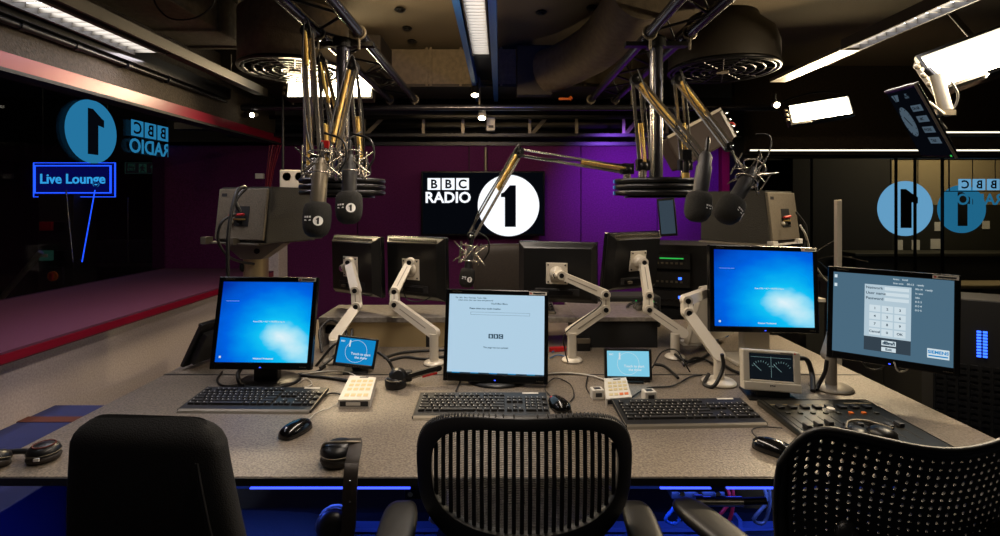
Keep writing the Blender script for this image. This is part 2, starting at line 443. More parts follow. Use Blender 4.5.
t = thing('desk_console', 'dim console desk with small lit controls in the room behind the left window', 'desk', (-3.9, 5.2, 0))
MB('cabinet_olive').bx(-.9, .9, 0, .7, .70, .76).build('desk_top', t, .01)
for sx in (-.8, .8): MB('black_matt').bx(sx-.05, sx+.05, .05, .65, 0, .70).build('leg', t)
MB('charcoal').bx(-.6, .5, .3, .55, .76, 1.0).build('control_rack', t, .01)

# ---- things in the room beyond the right partition
def mirror_disc(px0, px1, py0, py1, Y, name, lab, m, flip=True):  # reflected station mark, built as a glowing disc on added hangers
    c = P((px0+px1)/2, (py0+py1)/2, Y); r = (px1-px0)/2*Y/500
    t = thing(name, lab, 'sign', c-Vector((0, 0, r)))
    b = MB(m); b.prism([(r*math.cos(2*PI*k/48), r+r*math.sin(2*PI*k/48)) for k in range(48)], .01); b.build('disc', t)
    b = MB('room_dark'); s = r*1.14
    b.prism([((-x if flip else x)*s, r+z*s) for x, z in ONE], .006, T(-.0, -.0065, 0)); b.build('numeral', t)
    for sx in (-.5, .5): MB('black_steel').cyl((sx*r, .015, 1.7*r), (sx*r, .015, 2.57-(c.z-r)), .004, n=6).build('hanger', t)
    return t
mirror_disc(878, 933, 178, 239, 4.6, 'reflected_disc', 'pale blue disc reflection with a mirrored number one, modelled behind the right glass', 'glow_cyan_pale')
mirror_disc(938, 986, 178, 240, 5.0, 'reflected_disc', 'dimmer second blue disc reflection modelled behind the right glass, right of the bright disc', 'glow_cyan')
t = thing('reflected_lettering', 'blue reflection of BBC RADIO lettering, modelled high behind the right glass', 'sign', P(976, 206, 4.9))  # reflected lettering, built as glowing blocks on an added rail
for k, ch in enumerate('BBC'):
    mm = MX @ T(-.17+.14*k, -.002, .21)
    b = MB('glow_cyan_pale').prism([(-.06, -.055), (.06, -.055), (.06, .055), (-.06, .055)], .006, mm)
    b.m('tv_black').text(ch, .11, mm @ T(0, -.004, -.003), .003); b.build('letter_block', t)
MB('glow_cyan').text('RADIO', .15, MX @ T(-.04, -.003, .06), .003, .001).build('lettering', t)
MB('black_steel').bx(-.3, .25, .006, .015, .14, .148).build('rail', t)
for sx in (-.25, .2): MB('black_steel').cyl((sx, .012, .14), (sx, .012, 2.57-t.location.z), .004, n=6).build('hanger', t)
t = thing('noticeboard_counter', 'dark counter with pale papers pinned above it behind the right glass', 'counter', (4.9, 5.2, 0))
MB('black_matt').bx(-1.2, 1.0, 0, .3, .0, .86).build('cabinet', t, .01)
MB('cabinet_olive').bx(-1.22, 1.02, -.02, .32, .86, .90).build('counter_top', t, .01)
for i, (a, b_, c_, d_) in enumerate([(958, 970, 202, 212), (975, 985, 204, 212), (935, 942, 222, 231), (983, 990, 221, 229), (898, 903, 240, 250), (912, 920, 240, 250), (931, 943, 239, 249)]):
    q0 = P(a, d_, 5.59); q1 = P(b_, c_, 5.59)
    MB('paper').bx(q0.x, q1.x, 5.592, 5.5995, q0.z, q1.z).solo('pinned_paper', ['pale square notice high on the right room wall', 'small pale notice beside the high square notice', 'narrow pale notice left at mid height behind right glass', 'small pale notice at far right mid height behind the glass', 'leftmost narrow slip of paper low behind right glass', 'second low slip of paper from the left behind right glass', 'widest pale paper low behind the pale blue disc'][i], 'paper', 'papers pinned behind the right glass')
t = thing('bench_seat', 'low slatted bench glinting dimly far behind the right glass', 'bench', (4.4, 4.9, 0))
MB('room_beige').bx(-.5, 1.0, -.15, .15, .60, .64).build('seat', t, .01)
for sx in (-.4, .2, .9): MB('black_steel').bx(sx-.02, sx+.02, -.12, .12, 0, .60).build('leg', t)
for i, (a, b_) in enumerate([((800, 266), (868, 262)), ((790, 250), (845, 288)), ((795, 283), (835, 240))]):
    MB('rod_steel').tube([P(*a, 3.9), P((a[0]+b_[0])/2, (a[1]+b_[1])/2-8, 3.95), P(*b_, 3.9)], .006, 6).solo('stand_rod', ['nearly level bent metal rod behind the right monitors', 'metal rod falling to the right behind the right monitors', 'metal rod rising to the right behind the right monitors'][i], 'rod')
# tall beige post behind the right monitors
b2 = MB('cream_plastic', (-P(838, 250, 3.2).x, -3.2, 0)).bx(-.016, .016, -.016, .016, .03, 1.44).m('black_steel').bx(-.15, .15, -.15, .15, 0, .03)
b2.solo('floor_post', 'slim upright cream post standing behind the far right monitor', 'post', bevel=.003)
b2 = MB('cabinet_olive', (-P(812, 300, 2.75).x, -2.75, 0)).bx(-.05, .05, -.03, .03, 0, .88).m('cream_plastic').bx(-.055, .055, -.035, .035, .88, .90)
b2.solo('cable_pillar', 'short olive cable pillar between the two right monitors', 'post', bevel=.003)
# light line on the upper right
w = MB('black_steel', (-3.9, -4.12, 0)).bx(-1.85, 1.9, -.02, .0195, 1.842, 1.862); w.m('strip_white').bx(-1.85, 1.9, -.026, -.02, 1.846, 1.858)
w.solo('strip_light', 'long thin white strip light running across above the right glass', 'light')
w = MB('black_steel', (-5, -4.12, 0)).bx(-1.35, .8, -.02, .2, 1.99, 2.01); w.m('strip_white').bx(-1.35, .8, -.025, -.02, 1.994, 2.006)
w.solo('strip_light', 'shorter strip light above the long one, right of the clock screen', 'light')

# ================================================================ overhead
# concrete-look tile seams and ceiling spots
for i, (px, py) in enumerate([(400, 8), (407, 27), (412, 40), (592, 6), (541, 11)]):
    z = 2.6; Y = 500*(z-H)/(203-py)
    MB('black_steel', (-(px-500)*Y/500, -Y, 0)).lathe([(.034, 2.586), (.034, 2.592), (.025, 2.6)], 16).m('dark_metal').cyl((0, 0, 2.578), (0, 0, 2.587), .02).solo('ceiling_sprinkler', 'small round black fitting in the brown ceiling tiles', 'ceiling fitting', 'round fittings in the ceiling')
# ducts
t = thing('ceiling_duct', 'long brown rectangular air duct crossing below the ceiling in the centre', 'duct', (0, 3.7, 2.28))
b = MB('duct').bx(-2.4, 1.2, 0, .42, .02, .28); b.build('casing', t, .006)
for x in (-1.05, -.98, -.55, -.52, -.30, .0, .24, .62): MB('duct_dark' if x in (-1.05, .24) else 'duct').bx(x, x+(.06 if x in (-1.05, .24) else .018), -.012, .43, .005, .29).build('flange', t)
b = MB('duct_dark').bx(-2.4, 1.2, -.004, .424, 0, .02); b.build('bottom_lip', t)
t = thing('curved_duct', 'big curved brown duct elbow bulging from the central duct', 'duct', (.62, 3.3, 2.2))
rings = []
pth = [Vector(v) for v in ((-.28, .32, .17), (-.20, .24, .18), (-.10, .10, .20), (-.02, -.08, .21), (.03, -.30, .22), (.05, -.60, .22), (.05, -1.0, .22))]
for k, p in enumerate(pth):
    d = (pth[min(k+1, 6)]-pth[max(k-1, 0)]).normalized(); q = d.to_track_quat('Z', 'Y').to_matrix()
    rr = .155
    rings.append([p + q @ Vector((rr*math.cos(2*PI*i/28), rr*math.sin(2*PI*i/28), 0)) for i in range(28)])
b = MB('duct'); b.loft(rings); b.build('elbow', t)
MB('duct_dark').bx(-.50, -.24, .30, .4, .0, .36).build('collar', t, .01)
t = thing('ceiling_duct', 'wide brown box duct over the upper left, beside the round diffuser', 'duct', (-1.6, 2.7, 2.36))
b = MB('duct').bx(-.75, .07, -1.2, .35, 0, .22); b.build('casing', t, .006)
for y in (-1.0, -.5, 0, .3): MB('duct').bx(-.76, .08, y, y+.02, -.012, .23).build('flange', t)
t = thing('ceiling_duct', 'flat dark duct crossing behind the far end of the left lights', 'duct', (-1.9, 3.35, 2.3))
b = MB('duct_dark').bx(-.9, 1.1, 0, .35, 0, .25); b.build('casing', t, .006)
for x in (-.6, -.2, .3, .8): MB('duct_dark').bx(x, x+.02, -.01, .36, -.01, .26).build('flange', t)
# round diffusers
def diffuser(x, y, z, lab):
    t = thing('round_diffuser', lab, 'air diffuser', (x, y, z))
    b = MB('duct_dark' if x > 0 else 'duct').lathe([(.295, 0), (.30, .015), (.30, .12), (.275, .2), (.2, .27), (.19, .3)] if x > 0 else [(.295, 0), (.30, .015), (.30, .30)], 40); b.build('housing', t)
    b = MB('dark_metal')
    for r in (.27, .22, .17, .12, .07): b.torus((0, 0, -.008), r, .007, n=40)
    b.torus((0, 0, -.004), .295, .012, n=40)
    for k in range(16): b.cyl((.03*math.cos(k*PI/8), .03*math.sin(k*PI/8), -.01), (.29*math.cos(k*PI/8), .29*math.sin(k*PI/8), -.01), .004, n=6)
    b.build('grille', t)
    MB('duct').cyl((0, 0, -.02), (0, 0, 0), .035).build('hub_cap', t)
    MB('black_matt').cyl((0, 0, .0), (0, 0, .004), .28, n=32).build('dark_throat', t)
    return t
diffuser(-1.19, 2.9, 2.195, 'round brown ceiling diffuser with ring grille at the left, by the lamp')
diffuser(1.29, 2.9, 2.195, 'round dark domed ceiling diffuser with ring grille at the right')
# the blue beam with its louvred light
t = thing('ceiling_beam', 'blue painted steel beam running away along the middle of the ceiling', 'beam', (-.105, 2.1, 2.24))
b = MB('beam_blue').bx(-.09, -.06, -2.0, 1.95, 0, .19).bx(.055, .09, -2.0, 1.95, 0, .19); b.build('flange', t)
b = MB('black_steel').bx(-.06, .055, -2.0, 1.95, .09, .12); b.build('web', t)
def louvre(name, lab, cx, y0, y1, z, wd, n, M=None, rim=.018):
    t = thing(name, lab, 'light fixture', (cx, (y0+y1)/2, z)); L = (y1-y0)/2
    b = MB('duct_dark').bx(-wd/2-rim, -wd/2, -L, L, 0, .05).bx(wd/2, wd/2+rim, -L, L, 0, .05).bx(-wd/2, wd/2, -L, L, .04, .05); b.build('housing', t)
    b = MB('louvre_glow').bx(-wd/2+.004, wd/2-.004, -L+.01, L-.01, .030, .035); b.build('diffuser', t)
    bl = MB('galvanised').bx(-wd/2, wd/2, -.002, .002, .012, .030).mesh('louvre_blade')
    for k in range(n+1):
        o = bpy.data.objects.new('louvre_blade', bl); C.objects.link(o); o.parent = t; o.location = (0, -L+2*L*k/n, 0)
    return t
louvre('louvre_light', 'white louvred strip light set under the central blue beam', -.105, .5, 2.78, 2.235, .088, 60, rim=.006)
# left trough with cable tray
t = louvre('louvre_light', 'long louvred strip light on the left side of the ceiling', -1.70, .9, 2.42, 2.135, .13, 30)
b = MB('duct_dark').bx(.125, .14, -.9, 1.7, -.0, .05).bx(.06, .13, .78, 1.7, .01, .02); b.build('side_rail', t)
b = MB('dark_metal').bx(-.18, -.11, -.9, 1.7, -.02, .05); b.build('tray', t)
b = MB('dark_metal').cyl((-.14, -.9, -.035), (-.14, .6, -.035), .014).cyl((-.14, .6, -.035), (-.14, 1.7, -.035), .010)
for y in (-.2, .25, .5, .8, 1.1): b.cyl((-.14, y, -.035), (-.14, y+.025, -.035), .018)
b.build('conduit', t)
t = louvre('louvre_light', 'long louvred strip light on the right side of the ceiling', 1.70, 1.2, 2.42, 2.16, .08, 22, rim=.010)
b = MB('galvanised').bx(-.05, .05, .62, 1.25, .0, .02); b.build('side_rail', t)
# rigging trusses
def tubez(x, y0, y1, z, r=.024): return ((x, y0, z), (x, y1, z), r)
def truss(lab, xa, xb):
    z = 2.17
    t = thing('lighting_truss', lab, 'truss', ((xa+xb)/2, 2, z-.03)); o = t.location
    for x in (xa, xb): MB('tube_black', o).cyl((x, .6, z), (x, 3.72, z), .023, n=16).build('rail', t)
    MB('tube_black', o).cyl(((xa+xb)/2, .6, z+.11), ((xa+xb)/2, 3.72, z+.11), .010, n=10).build('top_rail', t)
    b = MB('black_steel', o)
    for k in range(8):
        y = .7+k*.37; p = (xa, y, z); q = (xb, y+.18, z); m_ = ((xa+xb)/2, y+.09, z+.11)
        b.cyl(p, q, .006, n=6).cyl(q, (xa, y+.37, z), .006, n=6).cyl(p, m_, .005, n=6).cyl(q, m_, .005, n=6)
    b.build('lattice', t)
    for x in (xa, xb):
        for y in (2.2, 3.62): MB('galvanised', o).torus((0, 0, 0), .028, .006, T(x, y, z) @ RX(90)).cyl((x, y, z-.025), (x, y, z-.075), .006, n=8).build('clamp', t)
truss('black lighting truss of the left microphone cluster', -.80, -.62)
truss('black lighting truss of the right microphone cluster', .66, .835)
zc = 2.11
b = MB('tube_black', (0, 0, 0)).cyl((-2.2, 3.62, zc), (2.0, 3.62, zc), .022, n=14)
b.m('galvanised')
for x in (-.15, .95, -1.5): b.cyl((x, 3.62, zc+.02), (x, 3.62, 2.6), .008, n=8)
b.solo('cross_pipe', 'long horizontal scaffold pipe crossing below both truss ends', 'pipe')
# plenum steelwork behind the wall head
t = thing('cable_tray', 'dark cable ladder and struts running above the back wall', 'cable tray', (0, 4.05, 2.0))
MB('black_steel').bx(-2.2, 1.95, 0, .02, .10, .13).bx(-2.2, 1.95, .5, .52, .10, .13).build('rail', t)
MB('black_steel').bx(-2.2, 1.95, -.03, .05, -.045, -.02).build('lower_rail', t)
for k, x in enumerate([-1.55, -1.1, -.62, -.3, .24, .62, 1.0, 1.35]):
    b = MB('galvanised').bx(x-.012, x+.012, -.01, .01, -.03, .10)
    if k in (1, 4, 6): b.bar((x+.02, 0, -.02), (x+.14, .05, .12), .03, .006, (0, 1, 0))
    b.build('strut', t)
t = thing('steel_beam', 'pair of dark cross members high above the back wall', 'beam', (0, 4.6, 2.1))
MB('duct_dark').bx(-3, 2, 0, .1, 0, .06).build('member', t); MB('duct_dark').bx(-3, 2, .4, .5, .2, .3).build('member', t)
# lamps
def softlight(lab, c, wd, ht, rot, yoke=True):
    """open fluorescent softlight; its face looks along local -y"""
    t = thing('softlight', lab, 'studio lamp', c, rot)
    MB('lamp_back').bx(-wd/2-.012, wd/2+.012, .02, .07, -ht/2-.012, ht/2+.012).build('housing', t, .006)
    b = MB('black_steel').ring((-wd/2-.014, wd/2+.014, -ht/2-.014, ht/2+.014), (-wd/2, wd/2, -ht/2, ht/2), -.01, .02); b.build('frame', t)
    MB('lamp_glow').bx(-wd/2, wd/2, .005, .019, -ht/2, ht/2).build('diffuser', t)
    b = MB('galvanised')
    for k in (-1, 0, 1): b.ell((-wd/2-.025, 0, k*ht*.3), (.014, .012, .014), 10, 6)
    b.build('latch', t)
    b = MB('black_steel').cyl((0, .07, 0), (0, .09, .3), .012).build('mount', t) if not yoke else MB('black_steel').tube([(-wd/2-.02, .05, 0), (-wd/2-.03, .08, ht/2+.05), (0, .06, ht/2+.09), (wd/2+.03, .08, ht/2+.05), (wd/2+.02, .05, 0)], .006)
    if yoke: b.build('yoke', t)
    return t
softlight('bright rectangular softlight glowing behind the left microphone cluster', P(330, 88, 3.32), .55, .13, (R(-12), 0, 0))
softlight('bright tilted softlight at right, between diffuser and clock screen', P(820, 110, 3.3), .36, .12, (R(-12), R(-8), R(-10)))
softlight('large bright softlight at the top right corner above the clock screen', Vector((2.02, 2.03, 2.045)), .46, .165, (R(-22), R(-19), R(-22)), False)
# tilted lamp seen from behind at right
t = thing('reflector_lamp', 'hanging lamp head with a tilted brown reflector back beside the right cluster', 'studio lamp', P(698, 140, 2.75), (R(-8), R(-27), R(14)))
MB('lamp_back').bx(-.20, .17, -.05, .06, -.09, .09).build('housing', t, .012)
MB('galvanised').bx(-.19, .18, -.055, -.045, .085, .10).build('edge_trim', t)
b = MB('white_plastic').bx(.172, .19, -.045, .05, -.08, .08); b.m('chrome')
for k in range(4): b.ell((.195, -.045, -.06+.04*k), .012, 8, 6)
b.build('end_plate', t)
b = MB('black_steel').tube([(.19, 0, -.06), (.23, 0, -.03), (.22, 0, .03), (.19, 0, .06)], .004); b.m('red_plastic').tube([(.19, 0, 0), (.24, 0, -.005), (.25, 0, -.03)], .005); b.build('wiring', t)
MB('black_steel').cyl((0, .07, .09), (0, .07, .22), .008).build('yoke', t)
# small spots
def spotlight_small(lab, c, d, r=.03, lit=True):
    d = Vector(d).normalized(); M = aim(c, d)
    t = thing('spotlight', lab, 'spotlight', c); M = rel(M, t)
    MB('white_plastic' if lit != 2 else 'black_steel').lathe([(r*.55, -.09), (r*.8, -.085), (r, -.04), (r*1.05, 0)], 18, M).build('housing', t)
    MB('lamp_glow').lathe([(r*.85, .0), (r*.85, .003)], 18, M).build('lens', t)
    MB('black_steel').cyl(M @ Vector((0, 0, -.05)), (M @ Vector((0, 0, -.05)))+Vector((0, 0, .07)), .006, n=8).build('stem', t)
spotlight_small('tiny lit spotlight under the left end of the cross pipe', P(252, 115, 3.6), (.1, -1, -.2), .018)
spotlight_small('small white spotlight hanging left of the blue beam end', P(475, 95, 3.5), (0, -.3, -1), .03, 2)
spotlight_small('small lit spotlight under the cross pipe by the blue beam', P(482, 118, 3.7), (0, -.5, -1), .03)
spotlight_small('tiny bright spotlight beside the right softlight', P(777, 105, 3.2), (-.3, -1, -.2), .02)
b = MB('black_steel', -P(221, 107, 3.55)); b.bx(-.085, .085, .0, .03, -.01, .02); b.m('strip_white').bx(-.08, .08, -.006, 0, -.008, .012)
b.solo('work_light', 'short white strip light clipped on the left of the cross pipe', 'light')
# white power box on blue beam end
b = MB('white_plastic', -P(491, 124, 3.9)); b.bx(-.035, .03, 0, .05, -.05, .05).m('charcoal').bx(-.02, .02, -.004, 0, -.03, -.01)
b.solo('junction_box', 'pale junction box below the end of the blue beam', 'box', bevel=.004)
for i, (px, py) in enumerate([(577, 79), (565, 99)]):
    b = MB('orange_plastic', -P(px, py, 3.6)); b.bx(-.045, .035, -.01, .01, -.008, .008).cyl((.03, 0, 0), (.05, 0, .012), .014, n=8)
    b.solo('orange_tag', ['upper orange cable tag on the central duct', 'lower orange cable tag below the central duct'][i], 'tag')
MB('cable_black', (0, 0, 0)).tube([P(150, -10, 2.2), P(158, 8, 2.2), P(172, 19, 2.2), P(195, 18, 2.2), P(212, 6, 2.2), P(216, -8, 2.2)], .004).solo('hanging_cable', 'looped thin cable hanging from the ceiling at upper left', 'cable')
b = MB('galvanised', -P(132, 30, 2.6)).cyl((0, 0, -.02), (0, 0, .24), .006, n=8).bx(-.02, .02, -.01, .01, .0, .03); b.solo('ceiling_hanger', 'short pale threaded hanger above the left strip light', 'hanger')
b = MB('galvanised', -P(231, 76, 3.0)).cyl((0, 0, 0), (0, 0, .13), .004, n=8).cyl((0, 0, 0), (.05, 0, -.03), .004, n=8); b.solo('ceiling_hanger', 'thin bent hook hanging left of the left diffuser', 'hanger')
# clock screen
q = [P(885, 92, 1.95), P(915, 84, 1.70), None, P(921, 157, 1.935)]; q[2] = q[1]+q[3]-q[0]
ex = ((q[1]-q[0])+(q[2]-q[3])).normalized(); ez = ((q[0]-q[3])+(q[1]-q[2])).normalized(); ey = ez.cross(ex).normalized(); ez = ex.cross(ey)
cc = (q[0]+q[1]+q[2]+q[3])/4; cw = ((q[1]-q[0]).length+(q[2]-q[3]).length)/2; chh = ((q[0]-q[3]).length+(q[1]-q[2]).length)/2
t = thing('clock_screen', 'black tilted screen with a clock face and message boxes hanging at the right', 'clock screen', cc)
t.rotation_euler = Matrix((ex, ey, ez)).transposed().to_euler()
MB('bezel_black').bx(-cw/2, cw/2, .001, .012, -chh/2, chh/2).build('casing', t, .004)
b = MB('galvanised').bx(cw/2-.003, cw/2+.001, -.003, .004, -chh/2, chh/2).bx(-cw/2, cw/2, -.002, .013, chh/2-.003, chh/2+.003); b.build('edge_trim', t)
b = MB('tv_black').bx(-cw/2+.01, cw/2-.01, -.001, 0, -chh/2+.01, chh/2-.01); b.build('screen', t)
b = MB('clock_face'); rx = cw*.17
b.add([(-cw*.24+rx*math.cos(2*PI*k/32), -.002, .03*chh+rx*1.35*math.sin(2*PI*k/32)) for k in range(32)], [tuple(range(32))])
for k in range(4):
    z = chh*(.20-.15*k); b.bx(cw*.06, cw*.36, -.002, -.001, z-.012, z+.012)
b.prism([(-cw*.36, chh*.42), (-cw*.14, chh*.42), (-cw*.2, chh*.33), (-cw*.3, chh*.33)], .001, T(0, -.002, 0))
b.m('tv_black').bar((-cw*.24, -.003, .03*chh), (-cw*.3, -.003, .1*chh), .004, .001, (0, 1, 0)).bar((-cw*.24, -.003, .03*chh), (-cw*.19, -.003, -.03*chh), .003, .001, (0, 1, 0))
for k in range(12): b.bar((-cw*.24+rx*.85*math.cos(k*PI/6), -.003, .03*chh+rx*1.15*math.sin(k*PI/6)), (-cw*.24+rx*.93*math.cos(k*PI/6), -.003, .03*chh+rx*1.26*math.sin(k*PI/6)), .002, .001, (0, 1, 0))
for k, s_ in enumerate(['ON AIR', 'MIC', 'PHONE', 'TALK']): b.text(s_, .016, T(cw*.21, -.004, chh*(.20-.15*k)), .0004)
b.text('1', .028, T(-cw*.25, -.004, chh*.375), .002)
b.m('clock_face').text('BBC\nRADIO', .011, T(cw*.12, -.003, chh*.38), .0003); b.build('display', t)
MB('led_green').bx(cw*.4, cw*.43, -.003, -.001, -chh/2+.008, -chh/2+.014).build('power_light', t)
t = thing('ceiling_bracket', 'pale cylinder bracket holding the clock screen below the big softlight', 'bracket', P(946, 108, 1.9))
MB('cream_plastic').cyl((0, 0, -.01), (-.02, .02, .13), .022, n=18).build('column', t)
MB('black_steel').cyl((-.02, .02, .12), (-.02, .06, .16), .014, n=12).build('pole', t)
b = MB('galvanised').bx(-.06, .02, -.02, .02, -.03, -.01); b.cyl((-.07, 0, .02), (-.03, -.02, -.03), .01, n=8); b.build('knuckle', t)
MB('cable_black').tube([(.02, 0, .1), (.045, 0, .05), (.03, 0, 0), (-.02, 0, -.04), (0, 0, -.08)], .004).build('cable', t)
# ================================================================ back wall screen
tv0 = P(421, 236, 4.1); tv1 = P(545, 171, 4.1); tw = tv1.x-tv0.x; th = tv1.z-tv0.z
t = thing('wall_screen', 'large black television showing the white BBC RADIO 1 mark on the plum wall', 'television', ((tv0.x+tv1.x)/2, 4.1, tv0.z))
b = MB('bezel_black').bx(-tw/2, tw/2, 0, .05, 0, th); b.build('casing', t, .006)
b = MB('tv_black').bx(-tw/2+.014, tw/2-.014, -.003, 0, .018, th-.012); b.build('screen', t)
rr = 30.7*4.1/500; dc = P(508.5, 205.5, 4.1); dx = dc.x-t.location.x; dz = dc.z-tv0.z
b = MB('sign_white').prism([(dx+rr*math.cos(2*PI*k/64), dz+rr*math.sin(2*PI*k/64)) for k in range(64)], .002, T(0, -.006, 0))
b.m('tv_black').prism([(dx+x, dz+z) for x, z in [(-.03, -.175), (.06, -.175), (.06, .165), (.01, .165), (-.035, .11), (-.062, .098), (-.062, .068), (-.03, .068)]], .002, T(0, -.009, 0))
b.build('disc_emblem', t)
for k, ch in enumerate('BBC'):
    x = P(434+14.3*k, 184, 4.1).x-t.location.x; z = P(434, 184, 4.1).z-tv0.z
    b = MB('sign_white').prism([(x-.052, z-.048), (x+.052, z-.048), (x+.052, z+.048), (x-.052, z+.048)], .002, T(0, -.006, 0))
    b.m('tv_black').text(ch, .098, T(x, -.0075, z-.004), .003); b.build('letter_block', t)
MB('sign_white').text('RADIO', .122, T(P(448, 197, 4.1).x-t.location.x, -.006, P(448, 198, 4.1).z-tv0.z), .0035).build('lettering', t)
MB('galvanised').cyl((.02, .03, th), (.02, .03, th+.20), .012).build('hanger', t)
MB('black_steel').bx(-.1, .14, .05, .098, .15, .4).build('wall_bracket', t)

# ================================================================ the desk
t = thing('studio_desk', 'big speckled grey studio desk with black edge under all the screens', 'desk', (.05, 2.0, 0))
xl, xr, yf, yb, ys = -1.38, 1.38, -.762, .92, -.02
b = MB('desk_laminate').bx(xl, xr, yf+.004, ys-.003, ZD-.016, ZD); b.build('front_top', t, .002)
b = MB('desk_laminate').bx(xl, xr, ys+.003, yb, ZD-.016, ZD); b.build('rear_top', t, .002)
b = MB('desk_edge').bx(xl-.004, xr+.004, yf, yf+.02, ZD-.021, ZD-.002).bx(xl, xr, yf+.05, yb, ZD-.032, ZD-.016)
b.bx(xl, xr, ys-.003, ys+.003, ZD-.016, ZD-.004); b.build('edge_band', t)
b = MB('seam_metal').bx(xl, xr, ys+.003, ys+.008, ZD-.01, ZD+.0012).m('desk_edge').bx(xl, xr, ys-.005, ys+.003, ZD-.01, ZD+.0010); b.build('seam_strip', t)
b = MB('dark_metal').bx(-1.2, 1.2, yf+.10, yf+.13, ZD-.085, ZD-.032).bx(-1.2, 1.2, yb-.1, yb-.06, ZD-.09, ZD-.032); b.build('frame', t)
for x, y in ((-1.2, yf+.3), (1.2, yf+.3), (-1.2, yb-.1), (1.2, yb-.1), (0, yf+.35)):
    MB('dark_metal').bx(x-.03, x+.03, y-.03, y+.03, 0, ZD-.032).build('leg', t, .003)
for x0, x1 in ((-.69, -.28), (.36, .49), (.53, .68)):
    MB('led_blue').bx(x0, x1, yf+.040, yf+.046, ZD-.0515, ZD-.0485).build('blue_light_strip', t)
b = MB('black_matt').bx(-1.2, 1.2, -.40, -.38, .04, .43)
b.m('under_blue')
for k in range(12): b.bx(-1.2, 1.2, -.435, -.40, .06+.030*k, .072+.030*k)
for x in (-.75, -.05, .7): b.bx(x-.006, x+.006, -.44, -.40, .06, .43)
b.build('ribbed_panel', t)
b = MB('black_steel').bx(-1.15, 1.15, -.55, -.40, .60, .605).bx(-1.15, 1.15, -.555, -.55, .60, .64); b.build('cable_shelf', t)
# small hardware hung under the desk edge
def undergear(x, lab, w_=.12, m_='black_plastic'):
    t = thing('desk_interface', lab, 'socket box', (x, 1.31, .655))
    MB(m_).bx(-w_/2, w_/2, 0, .07, -.012, .03).build('case', t, .003)
    b = MB('chrome')
    for k in range(3): b.cyl((-w_/3+k*w_/3, 0, .008), (-w_/3+k*w_/3, -.012, .008), .007, n=10)
    b.build('socket', t); return t
undergear(.52, 'small black socket box with silver jacks under the desk edge right of the mesh chair', .14)
undergear(-.20, 'small black socket box under the desk edge left of the mesh chair', .1, 'satin_black')
undergear(-1.02, 'dim black control box under the left front edge of the desk', .2, 'charcoal')
b = MB('chrome', (-.54, -1.26, -.668)).cyl((-.03, 0, 0), (.07, 0, .0), .012, n=14).cyl((-.05, 0, 0), (-.03, 0, 0), .016, n=14).m('black_plastic').cyl((.07, 0, 0), (.13, 0, .002), .009, n=12)
b.solo('jack_plug', 'chrome jack plug sticking out under the right front edge of the desk', 'plug')
for i, (x, m_, lab) in enumerate([(.60, 'red_plastic', 'short red cable hanging under the desk right of the chrome plug'), (.70, 'galvanised', 'pale hanging cable under the desk near the right chair'), (.46, 'cable_blue', 'looped blue cable under the desk beside the mesh chair'), (-.18, 'cable_white', 'thin tangled pale cable under the desk left of the mesh chair')]):
    MB(m_).tube([(x, 1.36, .69), (x+.02, 1.35, .62), (x-.01, 1.36, .56), (x+.03, 1.38, .54), (x+.04, 1.37, .61), (x+.03, 1.38, .69)], .005).solo('cable', lab, 'cable')
# blue-grey bench beside the desk, left
t = thing('low_bench', 'low dark blue bench with a rust stripe between desk and white wall', 'bench', (-1.63, 1.0, 0))
MB('bench_blue').bx(-.265, .24, -.8, 1.13, .02, .56).build('body', t, .004)
MB('stripe_rust').bx(-.266, .241, .96, 1.01, .1, .562).build('stripe', t)
# raised rear shelf
t = thing('raised_shelf', 'raised grey shelf with brushed metal front at the back of the desk', 'shelf', (-.05, 2.45, ZD))
MB('shelf_grey').bx(-.80, .40, -.11, .18, .12, .145).build('shelf_top', t, .003)
MB('brushed_steel').bx(-.68, .12, -.085, -.07, 0, .12).build('front_panel', t)
MB('desk_edge').bx(-.05+.18, .12+.005, -.09, -.07, 0, .12).build('gap', t)
MB('shelf_grey').bx(-.80, -.78, -.1, .17, 0, .12).build('side_panel', t); 
MB('desk_edge').bx(-.30, -.28, -.088, -.07, 0, .12).build('divider', t)
t = thing('raised_shelf', 'raised shelf with black front panel behind the small pale touch screen', 'shelf', (.55, 2.45, ZD))
MB('shelf_grey').bx(-.20, .24, -.11, .26, .125, .145).build('shelf_top', t, .003)
MB('black_matt').bx(-.19, .19, -.10, .2, 0, .125).build('front_panel', t)
MB('black_matt').bx(-.14, .21, .1, .25, 0, .12).build('back_panel', t)
# papers
b = MB('paper', -P(372, 313.5, 2.5)); b.add([(-.09, -.05, .006), (.10, -.03, .003), (.08, .07, .002), (-.05, .06, .012), (-.09, -.05, .001), (.10, -.03, .0), (.08, .07, .0), (-.05, .06, .0)], [(0, 1, 2, 3), (7, 6, 5, 4), (0, 4, 5, 1), (1, 5, 6, 2), (2, 6, 7, 3), (3, 7, 4, 0)])
b.m('red_plastic').bx(-.01, .04, .0, .02, .010, .011); b.m('print_dark').bx(.0, .06, .03, .034, .010, .011)
b.solo('magazine', 'white magazine lying on the raised shelf between the two left arms', 'magazine')
b = MB('paper', -P(417, 315.5, 2.42)); b.bx(-.06, .05, -.03, .05, 0, .002); b.solo('paper_sheet', 'white paper sheet on the shelf right of the magazine', 'paper')

